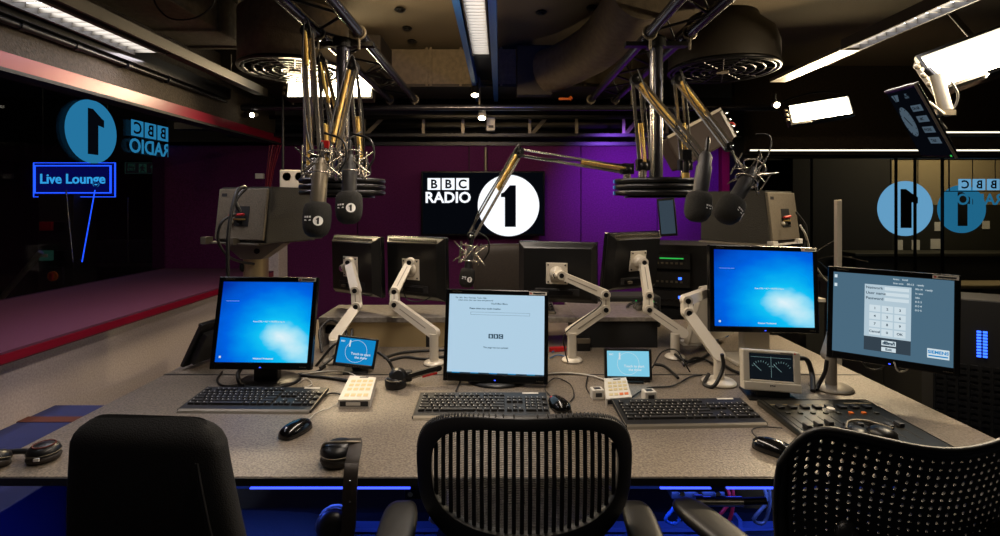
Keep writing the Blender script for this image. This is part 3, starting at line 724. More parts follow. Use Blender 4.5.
# ================================================================ monitors
def screen_win7(b, w, h, t, M):
    MB('screen_blue').bx(-w/2, w/2, -.0015, 0, -h/2, h/2, M).build('screen', t)
    b = MB('screen_text'); b.text('Press CTRL + ALT + DELETE to log on', h*.025, M @ T(.05*w, -.003, 0), .0002)
    b.text('Windows 7 Professional', h*.026, M @ T(.02*w, -.003, -h*.455), .0003)
    b.bx(-w*.46, -w*.44, -.003, -.002, -h*.45, -h*.425, M); b.bx(-w*.45, -w*.30, -.003, -.0025, h*.255, h*.257, M); b.build('screen_lettering', t)
def screen_login(b, w, h, t, M):
    MB('screen_pale').bx(-w/2, w/2, -.0015, 0, -h/2, h/2, M).build('screen', t)
    b = MB('screen_ink'); b.bx(-w/2, w/2, -.002, -.0016, -h/2, -h/2+.004, M)
    b.text('File  Edit  View  Favorites  Tools  Help', h*.026, M @ T(-w*.27, -.003, h*.455), .0001)
    b.text('please enter your user name and password', h*.026, M @ T(-w*.22, -.003, h*.425), .0001)
    b.text('ViLoR Main Menu', h*.03, M @ T(w*.03, -.003, h*.385), .0001)
    b.text('Please select your studio location', h*.03, M @ T(-w*.12, -.003, h*.32), .0002)
    b.ring((-w*.27, w*.35, h*.24, h*.275), (-w*.268, w*.348, h*.242, h*.273), -.003, -.002, M)
    for k in range(3): b.bx(-.0275+.019*k, -.0105+.019*k, -.003, -.002, -.016, .0, M)
    b.text('This page was last updated', h*.03, M @ T(0, -.003, -h*.17), .0001)
    b.m('screen_pale')
    for k, ch in enumerate('BBC'): b.text(ch, .014, M @ T(-.019+.019*k, -.0035, -.0085), .0006)
    b.m('screen_touch')
    for k in range(5): b.bx(-w*.45+.07*k, -w*.45+.07*k+.03, -.0035, -.003, -h/2+.001, -h/2+.004, M)
    b.build('screen_lettering', t)
def screen_dial(b, w, h, t, M):
    MB('screen_slate').bx(-w/2, w/2, -.0015, 0, -h/2, h/2, M).build('screen', t)
    b = MB('screen_grey').bx(-w*.22, w*.17, -.002, -.0016, -h*.43, -h*.12, M); b.m('screen_button').bx(-w*.22, w*.17, -.0021, -.0016, -h*.26, h*.38, M)
    b.build('dial_window', t)
    b = MB('screen_ink')
    for k, s_ in enumerate(['Network', 'User name', 'Password']): b.text(s_, h*.045, M @ T(-w*.21, -.003, h*(.34-.065*k)), .0002, align='LEFT')
    b.m('screen_text')
    for k in range(3): b.bx(-w*.05, w*.15, -.0024, -.0022, h*(.32-.065*k), h*(.36-.065*k), M)
    for r_ in range(4):
        for c_ in range(3):
            x = -w*.13+c_*w*.105; z = h*(.09-.095*r_)
            b.m('screen_text').bx(x-w*.047, x+w*.047, -.0026, -.0022, z-h*.04, z+h*.04, M)
            b.m('screen_ink').text([['1', '2', '3'], ['4', '5', '6'], ['7', '8', '9'], ['Cancel', '0', 'OK']][r_][c_], h*.04, M @ T(x, -.0028, z), .0003)
    b.m('screen_text').bx(-w*.07, w*.05, -.0026, -.0022, -h*.35, -h*.29, M).bx(-w*.07, w*.05, -.0026, -.0022, -h*.42, -h*.37, M)
    b.m('screen_ink').text('dBm/I', h*.05, M @ T(-w*.01, -.0028, -h*.32), .0008).text('Exit', h*.04, M @ T(-w*.01, -.0028, -h*.395), .0004)
    b.m('screen_text').bx(w*.30, w*.47, -.0026, -.0022, -h*.42, -h*.31, M); b.m('screen_touch').text('SIEMENS', h*.05, M @ T(w*.385, -.0028, -h*.35), .0005)
    b.bx(w*.31, w*.46, -.0028, -.0026, -h*.40, -h*.385, M)
    b.m('screen_text')
    for k, s_ in enumerate(['host:   local', 'line one    00:12   ready', '00:14   ready', 'in use', 'idle', '0 0 3', '0 0 4', '0 0 5']):
        b.text(s_, h*.03, M @ T(w*(.02 if k < 2 else .2), -.003, h*(.465-.05*k)), .0001, align='LEFT')
    b.bx(-w*.49, -w*.465, -.003, -.002, h*.43, h*.47, M).bx(-w*.49, -w*.465, -.003, -.002, h*.32, h*.36, M); b.build('screen_lettering', t)
def monitor(lab, c, w, h, yaw, tilt, roll=0, draw=None, stand='foot', bz=.017, top=.019, bot=.026, sticker=True, band=False, foot=None, group=None):
    """c: centre of the panel; yaw 0 faces the camera side (-y)"""
    base = Vector(foot) if foot is not None else Vector((c[0], c[1], ZD))
    t = thing('monitor', lab, 'monitor', base, (0, 0, R(yaw)), group)
    MT = Matrix.Translation(-base); Rz = RZ(yaw)
    M = Rz.inverted() @ MT @ Matrix.Translation(Vector(c)) @ Rz @ RX(-tilt) @ RY(roll)
    ow, oh = w/2, h/2
    b = MB('bezel_black').ring((-ow, ow, -oh, oh), (-ow+bz, ow-bz, -oh+bot, oh-top), -.008, .016, M); b.build('bezel', t, .003)
    b = MB('black_plastic').bx(-ow+.002, ow-.002, .003, .022, -oh+.002, oh-.002, M)
    def fr(x, z, y): return [M @ Vector(v) for v in ((-x, y, -z), (x, y, -z), (x, y, z), (-x, y, z))]
    b.loft([fr(ow-.004, oh-.004, .022), fr(ow*.86, oh*.84, .05), fr(ow*.84, oh*.80, .055)], False)
    if band:
        b.m('galvanised')
        for k in range(26): b.bx(-ow*.8+k*ow*.064, -ow*.8+k*ow*.064+ow*.04, .030, .034, oh*.87, oh*.955, M @ T(0, .008, 0))
        b.bx(-ow*.86, ow*.86, .049, .053, oh*.835, oh*.85, M)
    b.m('charcoal').bx(-ow*.55, ow*.55, .04, .058, -oh*.72, -oh*.5, M)
    b.build('back_shell', t, .002)
    if draw:
        draw(None, w-2*bz, h-top-bot, t, M @ T(0, -.004, (bot-top)/2))
        if sticker:
            b = MB('paper').bx(ow-.072, ow-.006, -.0095, -.008, oh-.016, oh-.004, M)
            b.m('red_plastic').disc(.0035, -.0098, M, 12, (ow-.066, oh-.010)); b.m('print_dark').bx(ow-.058, ow-.012, -.0098, -.0095, oh-.013, oh-.007, M); b.build('asset_sticker', t)
        b = MB('galvanised').text('SyncMaster', .008, M @ T(-ow+.045, -.0085, oh-.009), 0).text('brilliance', .007, M @ T(ow-.03, -.0085, -oh+.011), .0)
        b.m('led_blue').bx(-.003, .003, -.0095, -.008, -oh+.007, -oh+.010, M); b.build('front_marks', t)
    else:
        MB('dark_metal').bx(-.4*ow, .4*ow, .058, .062, -oh*.7, -oh*.55, M).build('port_panel', t)
        b = MB('galvanised').bx(ow*.2, ow*.34, .062, .075, -oh*.68, -oh*.6, M); b.build('connector', t)
    if stand == 'foot':
        lo = M @ Vector((0, .05, -oh*.4)); 
        b = MB('black_plastic').bx(-.045, .045, lo.y-.035, lo.y-.0, .012, lo.z); b.build('stand_neck', t, .004)
        b = MB('black_plastic').lathe([(.115, 0), (.115, .006), (.105, .012), (.04, .018)], 36, T(0, lo.y, 0) @ Matrix.Scale(.8, 4, (0, 1, 0))); b.build('stand_foot', t)
    elif stand == 'post':
        lo = M @ Vector((0, .05, -oh*.3))
        b = MB('cream_plastic').bx(-.06, .06, lo.y, lo.y+.05, .012, lo.z); b.build('stand_neck', t, .01)
        b = MB('cream_plastic').bx(-.12, .12, lo.y-.06, lo.y+.10, 0, .014); b.build('stand_foot', t, .004)
    return t, (Matrix.Translation(base) @ Rz @ M)
monitor('blue desktop monitor at the far left of the desk, in front of left speaker', (P(265.3, 322.5, 1.87)), .373, .337, 0, 11, .5, screen_win7)
monitor('centre monitor with a pale login page between the middle keyboards and wall screen', P(496, 335.5, 1.88), .391, .339, -5, 8, .5, screen_login, bz=.015, bot=.03)
monitor('blue desktop monitor on a cream post right of centre', P(763.5, 289, 2.1), .472, .358, 4, 5, 2.0, screen_win7, stand='post', bot=.024, bz=.02)
f4 = D(832, 388)
mM4 = monitor('grey blue dialling monitor at the far right showing a number pad', P(890, 318, 1.74), .365, .33, -33, 3, 1.0, screen_dial, stand=None, bz=.017, foot=(f4.x, f4.y, ZD))
m1 = monitor('leftmost black monitor seen from behind on a silver arm', P(360, 265, 2.5), .33, .295, 180-32, 2, 0, stand=None, band=True)
m2 = monitor('second black monitor from behind, right of the leftmost one', P(418.5, 267.5, 2.45), .35, .305, 180-28, 2, 0, stand=None, band=True)
m3 = monitor('wide black monitor from behind just right of the centre login screen', P(558, 271.5, 2.4), .375, .29, 180-12, 1, 0, stand=None)
m4 = monitor('tallest black monitor from behind, right of the wide one', P(629, 260, 2.5), .335, .29, 180+28, 8, 0, stand=None, band=True)
# cream monitor seen edge-on behind the blue right monitor
t = thing('monitor', 'cream backed monitor tilted behind the left edge of the right blue monitor', 'monitor', P(700, 346, 2.40), (R(-16), 0, R(180+38)))
MB('cream_plastic').bx(-.17, .17, .0, .03, .05, .33).build('bezel', t, .006)
b = MB('cream_plastic')
def fr2(x, z0, z1, y): return [Vector(v) for v in ((-x, y, z0), (x, y, z0), (x, y, z1), (-x, y, z1))]
b.loft([fr2(.165, .055, .325, .03), fr2(.14, .08, .30, .075)], False); b.m('charcoal')
for k in range(14): b.bx(-.13+k*.019, -.118+k*.019, .04, .0485, .300, .312)
b.build('back_shell', t, .004)
MB('tv_black').bx(-.155, .155, -.002, .0, .065, .315).build('screen', t)
# portrait preview screen
t = thing('portrait_screen', 'small slim portrait screen on a silver arm against the purple wall', 'monitor', P(668, 217, 3.0), (0, R(-5), R(-22)))
MB('black_plastic').bx(-.055, .045, 0, .03, -.115, .115).build('casing', t, .004)
MB('screen_grey').bx(-.046, .036, -.002, 0, -.10, .10).build('screen', t)
MB('black_plastic').bx(-.04, .045, .03, .055, -.09, .07).build('back_shell', t, .006)
b = MB('arm_silver').bar(P(668, 228, 3.05), P(648, 243, 3.05), .035, .03, (0, 1, 0)).bar(P(648, 243, 3.05), P(652, 262, 3.05), .03, .03, (0, 1, 0)); b.cyl(P(652, 262, 3.05), Vector((P(652, 262, 3.05).x, 3.05, .98)), .018)
b.solo('monitor_mount', 'short silver arm under the small portrait screen', 'monitor arm')

# ---- silver arms
def marm(lab, foot, joints, plate, normal, m_='arm_silver', side=(0, 1, 0), base_r=.044):
    """foot on the desk; joints run up to the plate on the monitor's back"""
    foot = Vector(foot); t = thing('monitor_mount', lab, 'monitor arm', foot)
    b = MB(m_, foot).lathe([(base_r, 0), (base_r, .006), (base_r*.9, .012), (.022, .016)], 28, Matrix.Translation(foot)); b.build('base', t)
    b = MB('galvanised', foot).torus(foot+Vector((0, 0, .003)), base_r, .003); b.build('base_ring', t)
    b = MB(m_, foot).cyl(foot, (foot.x, foot.y, joints[0][2]), .019, n=20); b.build('post', t)
    for i in range(len(joints)-1):
        a = Vector(joints[i]); c = Vector(joints[i+1])
        b = MB(m_, foot).bar(a, c, .044 if i == 0 else .040, .034, side, .040 if i == 0 else .034)
        b.m('arm_grey').bar(a.lerp(c, .2)+Vector((0, -.0185, 0)), a.lerp(c, .85)+Vector((0, -.0185, 0)), .004, .002, side)
        b.build('arm_link', t, .004)
        MB(m_, foot).cyl(c+Vector((0, -.024, 0)), c+Vector((0, .02, 0)), .02, n=18).m('dark_metal').cyl(c+Vector((0, -.026, 0)), c+Vector((0, -.024, 0)), .011, n=12).build('joint', t)
    if plate is not None:
        n = Vector(normal).normalized(); M = aim(plate, n); M = rel(M, t)
        b = MB(m_).box((0, 0, -.003), (.10, .10, .006), M); b.m('dark_metal')
        for sx in (-1, 1):
            for sy in (-1, 1): b.cyl((sx*.04, sy*.04, 0), (sx*.04, sy*.04, .003), .004, n=8, M=M)
        b.build('mounting_plate', t, .002)
        b = MB(m_).lathe([(.034, 0), (.032, .02), (.02, .03), (.018, .05)], 20, M); b.m('chrome').lathe([(.012, .05), (.012, .058)], 14, M); b.build('tilt_head', t)
        l = Vector(joints[-1]); b = MB(m_, foot).cyl(Vector(plate)+n*.04, l, .016, n=14); b.build('knuckle', t)
    return t
def vesa(mm, z=.0, x=0): # plate position & normal on a monitor back
    M = mm[1]; return M @ Vector((x, .0635, z)), (M.to_3x3() @ Vector((0, 1, 0)))
pl, nn = vesa(m1, .0)
marm('leftmost silver arm, holding the leftmost rear-facing monitor', D(334, 362), [P(334, 338, 2.16), P(357, 306, 2.25), P(356, 290, 2.27), P(349, 262, 2.36)], pl, nn)
pl, nn = vesa(m2, .0)
marm('silver arm bent to the left, holding the second rear-facing monitor', D(434, 364), [P(434, 333, 2.12), P(395, 304, 2.22), P(395, 291, 2.25), P(410, 262, 2.32)], pl, nn)
pl, nn = vesa(m3, .0)
marm('silver arm with a sharp elbow holding the wide rear-facing monitor', D(572, 361), [P(571, 332, 2.16), P(605, 309, 2.2), P(605, 294, 2.2), P(561, 275, 2.26)], pl, nn)
pl, nn = vesa(m4, .01)
marm('silver arm falling right from the tallest rear-facing monitor', D(675, 358), [P(683, 333, 2.2), P(648, 309, 2.26), P(648, 295, 2.28), P(643, 262, 2.36)], pl, nn)
marm('nearest silver arm, reaching behind the right blue monitor', D(719, 383), [P(719, 356, 1.89), P(687, 312, 2.0), P(686, 300, 2.02), P(712, 290, 2.18)], None, None, 'arm_silver', base_r=.062)
tq = marm('grey arm on a round base under the dialling monitor', D(831, 388), [P(829, 355, 1.86), P(835, 335, 1.86), P(868, 318, 1.86)], None, None, 'arm_grey', base_r=.07)
def mini(lab, foot, c, w, h, yaw, tilt, case, draw, roll=0):
    foot = Vector(foot); t = thing('touch_screen', lab, 'small screen', foot, (0, 0, R(yaw)))
    M = T(0, 0, c-foot.z) @ RX(-tilt) @ RY(roll)
    b = MB(case).ring((-w/2, w/2, -h/2, h/2), (-w/2+.010, w/2-.010, -h/2+.014, h/2-.008), -.006, .004, M).bx(-w/2, w/2, .0, .022, -h/2, h/2, M); b.build('casing', t, .003)
    draw(t, M @ T(0, -.002, .003), w-.02, h-.022)
    b = MB('black_plastic').bx(-.02, .02, .02, .034, .0, c-foot.z-.0); b.build('neck', t, .003)
    b = MB('black_plastic').bx(-w*.3, w*.3, -.03, .065, 0, .008); b.build('foot', t, .003)
    return t
def dtouch(m_, bright):
    def f(t, M, w, h):
        MB(m_).bx(-w/2, w/2, -.001, 0, -h/2, h/2, M).build('screen', t)
        b = MB(bright)
        b.text('BBC', .009, M @ T(-w*.40, -.002, h*.36), .0002).text('1' if bright == 'screen_text' else '0', .034, M @ T(-w*.2, -.002, h*.28), .0012)
        b.text('Touch to start', .013, M @ T(w*.14, -.002, -h*.10), .0003).text('the show', .013, M @ T(w*.16, -.002, -h*.24), .0003)
        for a0 in (0, 1): b.torus((0, 0, 0), h*.44, .0006, M @ T(0, -.002, 0) @ RX(90), 30, 4)
        b.build('screen_lettering', t)
        b = MB('galvanised')
        for k in range(7): b.disc(.0015, -.0055, M, 8, (-w*.2+k*w*.07, -h/2-.009))
        b.build('front_marks', t)
    return f
mini('small bright blue touch screen tilted right beside the left silver arm', D(356, 372), P(358, 353, 2.0).z, .162, .118, 10, 16, 'black_plastic', dtouch('screen_touch', 'screen_text'), 9)
mini('small pale blue touch screen in front of the black fronted shelf', D(628, 381), P(628, 361, 1.95).z, .178, .115, -3, 8, 'black_plastic', dtouch('screen_touch_pale', 'screen_text'))
def dmeter(t, M, w, h):
    MB('screen_dark').bx(-w/2, w/2, -.001, 0, -h/2, h/2, M).build('screen', t)
    b = MB('meter_line')
    for sx in (-1, 1):
        cx = sx*w*.23
        for k in range(9):
            a = R(30+15*k); b.bar((cx+.030*math.cos(a), -.002, -.018+.030*math.sin(a)), (cx+.036*math.cos(a), -.002, -.018+.036*math.sin(a)), .0018, .0006, (0, 1, 0)) if 0 else b.tube([M @ Vector((cx+.029*math.cos(a), -.002, -.014+.029*math.sin(a))), M @ Vector((cx+.035*math.cos(a), -.002, -.014+.035*math.sin(a)))], .0007, 4, 1)
        b.tube([M @ Vector((cx, -.002, -.014)), M @ Vector((cx-.024, -.002, .008))], .0007, 4, 1)
    b.tube([M @ Vector((0, -.002, -h*.4)), M @ Vector((0, -.002, h*.4))], .0005, 4, 1)
    b.tube([M @ Vector((-w*.46, -.002, h*.36)), M @ Vector((w*.46, -.002, h*.36))], .0004, 4, 1)
    b.build('meter_marks', t)
def meterbox():
    f = D(771, 397); t = thing('meter_display', 'cream cased level meter screen with two dials on the right of the desk', 'meter display', f, (0, 0, R(-9)))
    w, h, c = .188, .136, .092; M = T(0, 0, c) @ RX(-10) @ RY(1.5)
    b = MB('cream_plastic').ring((-w/2, w/2, -h/2+.028, h/2), (-w/2+.022, w/2-.022, -h/2+.036, h/2-.011), -.008, .004, M).bx(-w/2, w/2, .0, .035, -h/2, h/2, M)
    b.bx(-w/2, w/2, -.012, .004, -h/2, -h/2+.03, M); b.build('casing', t, .004)
    dmeter(t, M @ T(0, -.001, .0125), w-.044, h-.047)
    b = MB('red_plastic').disc(.003, -.0095, M, 12, (w/2-.018, h/2-.005)); b.m('charcoal').bx(w/2-.065, w/2-.025, -.0092, -.008, h/2-.007, h/2-.004, M)
    b.m('charcoal').text('RTW', .008, M @ T(0, -.0125, -h/2+.018), .0004); b.build('front_marks', t)
    b = MB('dark_metal').bx(-.055, .055, -.02, .05, .006, .03); b.build('neck', t, .003)
    b = MB('dark_metal').bx(-.085, .075, -.045, .075, 0, .006); b.build('foot', t, .002)
meterbox()
# ================================================================ keyboards, mice, keypads
KEYM = {}
def key_mesh(w):
    w = round(w, 4)
    if w not in KEYM:
        b = MB('key_black'); x = w/2-.0012; y = .0078
        b.loft([[(-x, -y, 0), (x, -y, 0), (x, y, 0), (-x, y, 0)], [(-x+.0018, -y+.0016, .007), (x-.0018, -y+.0016, .007), (x-.0018, y-.002, .007), (-x+.0018, y-.002, .007)]], False)
        b.m('key_print').bx(-x+.003, -x+.0062, .0005, .0038, .007, .0072)
        b.ring((-x+.0018, x-.0018, -y+.0016, y-.002), (-x+.0025, x-.0025, -y+.0022, y-.0026), .007, .0072, Matrix(((1, 0, 0, 0), (0, 0, 1, 0), (0, 1, 0, 0), (0, 0, 0, 1)))) if 0 else None
        KEYM[w] = b.mesh('key')
    return KEYM[w]
def keyboard(lab, loc, rot, label_strip=True, accent='galvanised'):
    t = thing('keyboard', lab, 'keyboard', loc, (0, 0, R(rot)))
    W, Dp = .44, .166; u = .0187
    M = RX(5) @ T(0, 0, .004)
    b = MB('satin_black').prism([(-Dp/2-.012, 0), (Dp/2, 0), (Dp/2, .014), (-Dp/2, .011), (-Dp/2-.012, .004)], W, T(-W/2, 0, 0) @ RZ(90) @ Matrix.Scale(-1, 4, (0, 1, 0)) if 0 else Matrix(((0, 1, 0, -W/2), (1, 0, 0, 0), (0, 0, 1, 0), (0, 0, 0, 1))))
    b.T = M @ b.T; b2 = MB('satin_black')
    b = MB('satin_black'); b.bx(-W/2, W/2, -Dp/2, Dp/2, 0, .013, M); b.build('case', t, .004)
    b = MB(accent).prism([(-Dp/2-.010, .001), (-Dp/2+.004, .001), (-Dp/2+.004, .0135), (-Dp/2-.004, .010), (-Dp/2-.010, .004)], W-.01, M @ Matrix(((0, 1, 0, -W/2+.005), (1, 0, 0, 0), (0, 0, 1, 0), (0, 0, 0, 1)))); b.build('front_trim', t)
    for xe in (-W/2+.001, W/2-.003): MB(accent).bx(xe, xe+.002, -Dp/2, Dp/2, .012, .0138, M).build('edge_trim', t)
    if label_strip:
        MB('paper').bx(W/2-.085, W/2-.03, Dp/2-.014, Dp/2-.005, .013, .0136, M).build('asset_sticker', t)
    b = MB('led_green')
    for k in range(3): b.bx(W/2-.10+.0-.001, W/2-.097, Dp/2-.02, Dp/2-.019, .013, .0134, M)
    def row(y, x, ws):
        for w in ws:
            if w > 0:
                o = bpy.data.objects.new('key', key_mesh(w*u)); C.objects.link(o); o.parent = t
                o.matrix_local = M @ T(x+w*u/2, y, .0125)
            x += abs(w)*u
    x0 = -W/2+.014; y0 = Dp/2-.030
    row(y0, x0, [1, -1, 1, 1, 1, 1, -.5, 1, 1, 1, 1, -.5, 1, 1, 1, 1])
    row(y0-1.2*u, x0, [1]*13+[2])
    row(y0-2.2*u, x0, [1.5]+[1]*12+[1.5])
    row(y0-3.2*u, x0, [1.75]+[1]*11+[2.25])
    row(y0-4.2*u, x0, [2.25]+[1]*10+[2.75])
    row(y0-5.2*u, x0, [1.25, 1.25, 1.25, 6.25, 1.25, 1.25, 1.25, 1.25])
    xn = x0+15.25*u
    for k in (1.2, 2.2): row(y0-k*u, xn, [1, 1, 1])
    row(y0-4.2*u, xn+u, [1]); row(y0-5.2*u, xn, [1, 1, 1])
    xk = xn+3.25*u; row(y0-1.2*u, xk, [1]*4); row(y0-2.2*u, xk, [1]*3); row(y0-3.2*u, xk, [1]*4)
    row(y0-4.2*u, xk, [1]*3); row(y0-5.2*u, xk, [2, 1, 1])
    return t
keyboard('black keyboard in front of the left blue monitor', (-.83, 1.705, ZD), -1)
keyboard('black keyboard in front of the centre login monitor', (-.058, 1.655, ZD), 0)
keyboard('black keyboard tilted slightly, right of centre before the nearest silver arm', (.595, 1.60, ZD), 2)
keyboard('partly hidden black keyboard standing far back behind the centre monitor', (.05, 2.50, .885), 0)
def mouse(lab, loc, rot, m_='gloss_black'):
    t = thing('computer_mouse', lab, 'mouse', loc, (0, 0, R(rot)))
    b = MB(m_); rg = []
    for k in range(13):
        a = k/12*PI; y = -.052*math.cos(a); s_ = max(math.sin(a), .05)**.55; w = .029*s_*(1.06-.1*(y/.05)); hz = (.034-.09*abs(y+.008)**1.0*.12)*s_**.9
        rg.append([(w*math.cos(q), y, max(0.002, 0) + max(0, hz)*max(0, math.sin(q))**.75) for q in [PI*j/12 for j in range(13)]])
    b.loft(rg, True, True, True); b.build('shell', t)
    b = MB('charcoal').bx(-.0012, .0012, .012, .045, .0245, .0265, RX(-14) @ T(0, 0, .006)); b.cyl((-.004, .025, .028), (.004, .025, .028), .007, n=12); b.build('wheel', t)
    return t
mouse('shiny black mouse left of the over-ear headphones', D(296, 433), -25)
mm = mouse('black mouse with a red mark right of the centre keyboard', D(559, 408), 20)
MB('red_plastic').ell((-.012, .03, .026), (.006, .01, .004), 10, 6).build('red_mark', mm)
mouse('dark mouse left of the perforated chair', D(773, 452), 48)
mouse('black mouse resting on the rear desk behind the left touch screen', P(331, 328, 2.4)-Vector((0, 0, .02)), 60)
def wire(name, lab, m_, pts, r=.004, cat='cable', grp=None):
    return MB(m_).tube(pts, r, 6, 5).solo(name, lab, cat, grp)
def dd(*l): return [D(a, b, ZD+.006) for a, b in l]
wire('cable', 'thin pale mouse cable running to the left white keypad', 'cable_white', dd((308, 420), (318, 412), (330, 408), (345, 398)), .0018)
wire('cable', 'mouse cable curling behind the right mouse', 'cable_black', dd((770, 440), (757, 437), (752, 430), (762, 427), (782, 428)), .002)
wire('cable', 'thin cable loops by the red marked mouse', 'cable_black', dd((552, 398), (545, 388), (555, 378), (570, 384), (574, 395), (570, 402)), .002)
def keypad(lab, corners, hh, m2):
    """white wedge keypad; corners on the desk: front left, front right, back right, back left"""
    a, b_, c_, d_ = [D(*p) for p in corners]; o = (a+b_+c_+d_)/4; t = thing('white_keypad', lab, 'keypad', o)
    a, b_, c_, d_ = [v-o for v in (a, b_, c_, d_)]; up = Vector((0, 0, 1))
    b = MB('white_plastic'); b.loft([[a, b_, c_, d_], [a+up*hh, b_+up*hh, c_+up*(hh+.008), d_+up*(hh+.008)]], False); b.build('case', t, .003)
    ex = (b_-a).normalized(); ey = (d_-a).normalized(); L = (d_-a).length; Wd = (b_-a).length
    n = ex.cross((d_+up*.008-a).normalized()).normalized(); eyy = (d_+up*.008-a).normalized()
    M = Matrix(((ex.x, eyy.x, n.x, a.x), (ex.y, eyy.y, n.y, a.y), (ex.z, eyy.z, n.z, a.z+hh), (0, 0, 0, 1)))
    MB('charcoal').bx(Wd*.38, Wd*.68, L*.88, L*.93, .0, .0012, M).build('display_window', t)
    for r_ in range(4):
        for k in range(4):
            MB('orange_plastic' if (r_ == 0 and k > 1 and m2) else 'key_cream').bx(Wd*(.14+.2*k), Wd*(.29+.2*k), L*(.12+.17*r_+(.06 if r_ else 0)), L*(.22+.17*r_+(.06 if r_ else 0)), 0, .0010, M).build('button', t)
    b = MB('charcoal').bx(Wd*.06, Wd*.94, -.001, .0, hh*.2, hh*.8, T(*a) @ Matrix.Rotation(math.atan2(ex.y, ex.x), 4, 'Z')); b.m('paper').bx(Wd*.25, Wd*.7, -.002, -.001, hh*.3, hh*.7, T(*a) @ Matrix.Rotation(math.atan2(ex.y, ex.x), 4, 'Z')); b.build('front_plate', t)
    return t
keypad('white keypad box near the headset, left of the centre keyboard', ((338, 408), (370, 408), (376, 387), (350, 385)), .028, False)
keypad('white keypad with orange keys below the pale touch screen', ((606, 406), (632, 404), (626, 386), (604, 387)), .024, True)
for i, (px, py, lab) in enumerate([(597, 398, 'small white socket cube beside the keypad with orange keys'), (649, 400, 'small white socket cube above the third keyboard')]):
    c = D(px, py); t = thing('socket_cube', lab, 'socket box', c, (0, 0, R(6)))
    MB('white_plastic').bx(-.021, .021, -.018, .018, 0, .034).build('case', t, .003)
    b = MB('charcoal').bx(-.010, .012, -.019, -.018, .010, .024); b.bx(-.012, .012, -.010, .010, .034, .0345); b.build('socket', t)
# fader console on the right
t = thing('fader_console', 'flat black mixing console with rows of faders at the right', 'mixing console', (1.055, 1.52, ZD))
MB('glass_screen').bx(-.19, .18, -.17, .165, 0, .018).build('body', t, .004)
b = MB('galvanised').ring((-.187, .177, -.167, .162), (-.185, .175, -.165, .160), .018, .0186, Matrix(((1, 0, 0, 0), (0, 0, 1, 0), (0, 1, 0, 0), (0, 0, 0, 1)))) if 0 else MB('dark_metal').bx(-.188, -.186, -.168, .163, .018, .0195).bx(-.174, -.172, -.168, .163, .018, .0195).bx(.174, .176, -.168, .163, .018, .0195).bx(-.188, .176, .160, .162, .018, .0195)
b.m('room_beige').bx(.08, .17, .128, .135, .018, .0188).bx(-.17, .0, .118, .122, .018, .0188); b.build('edge_trim', t)
for k in range(8):
    x = -.150+k*.040
    b = MB('black_matt').bx(x-.002, x+.002, -.12, .03, .018, .0185); b.build('fader_slot', t)
    MB('charcoal').bx(x-.008, x+.008, -.06+.012*(k % 3), -.035+.012*(k % 3), .018, .030).build('fader_knob', t, .002)
    MB('satin_black').bx(x-.011, x+.011, .085, .108, .018, .026).build('button', t, .002)
    MB('orange_plastic' if k in (5, 6) else 'cabinet_olive').bx(x-.006, x+.006, .048, .058, .018, .022).build('button', t)
MB('white_plastic').cyl((-.0, .075, .018), (-.0, .075, .026), .012).build('jog_wheel', t)
# flat phone-like panel at left rear: dark folded tablet
t = thing('script_stand', 'black folded stand leaning behind the left blue monitor', 'stand', P(205, 352, 2.15)-Vector((0, 0, .03)), (0, R(28), R(-12)))
t.location.z = ZD+.012
MB('black_plastic').bx(-.012, .004, -.12, .08, 0, .20).build('panel', t, .003)
MB('charcoal').bx(.004, .03, -.10, .06, .02, .16).build('back_box', t, .003)
MB('galvanised').bx(-.014, -.012, -.12, .08, .19, .20).build('edge_trim', t)
# black handset on the desk
c = D(404, 386); t = thing('radio_headset', 'black talkback headset with a stub microphone left of the centre monitor', 'headset', c, (0, 0, R(8)))
b = MB('black_plastic').lathe([(.030, 0), (.034, .01), (.034, .03), (.024, .04)], 22, T(-.03, -.01, .0) @ Matrix.Scale(1.15, 4, (1, 0, 0))); b.build('ear_cup', t)
b = MB('black_plastic').lathe([(.028, 0), (.032, .01), (.032, .022), (.02, .034)], 22, T(-.02, 0, .036) @ RX(70)); b.build('ear_cup', t)
b = MB('galvanised').torus((-.03, -.01, .032), .034, .0022); b.build('ring_trim', t)
b = MB('satin_black').bx(-.055, .03, .0, .035, .012, .052); b.build('yoke', t, .008)
b = MB('black_plastic').bar((.02, .0, .035), (.13, .02, .055), .020, .014, (0, 1, 0)); b.build('boom', t, .003)
b = MB('red_plastic').bar((.07, -.009, .034), (.12, .001, .042), .006, .004, (0, 1, 0)).m('galvanised').bar((.03, -.009, .031), (.12, .004, .047), .003, .004, (0, 1, 0)); b.build('boom_marks', t)
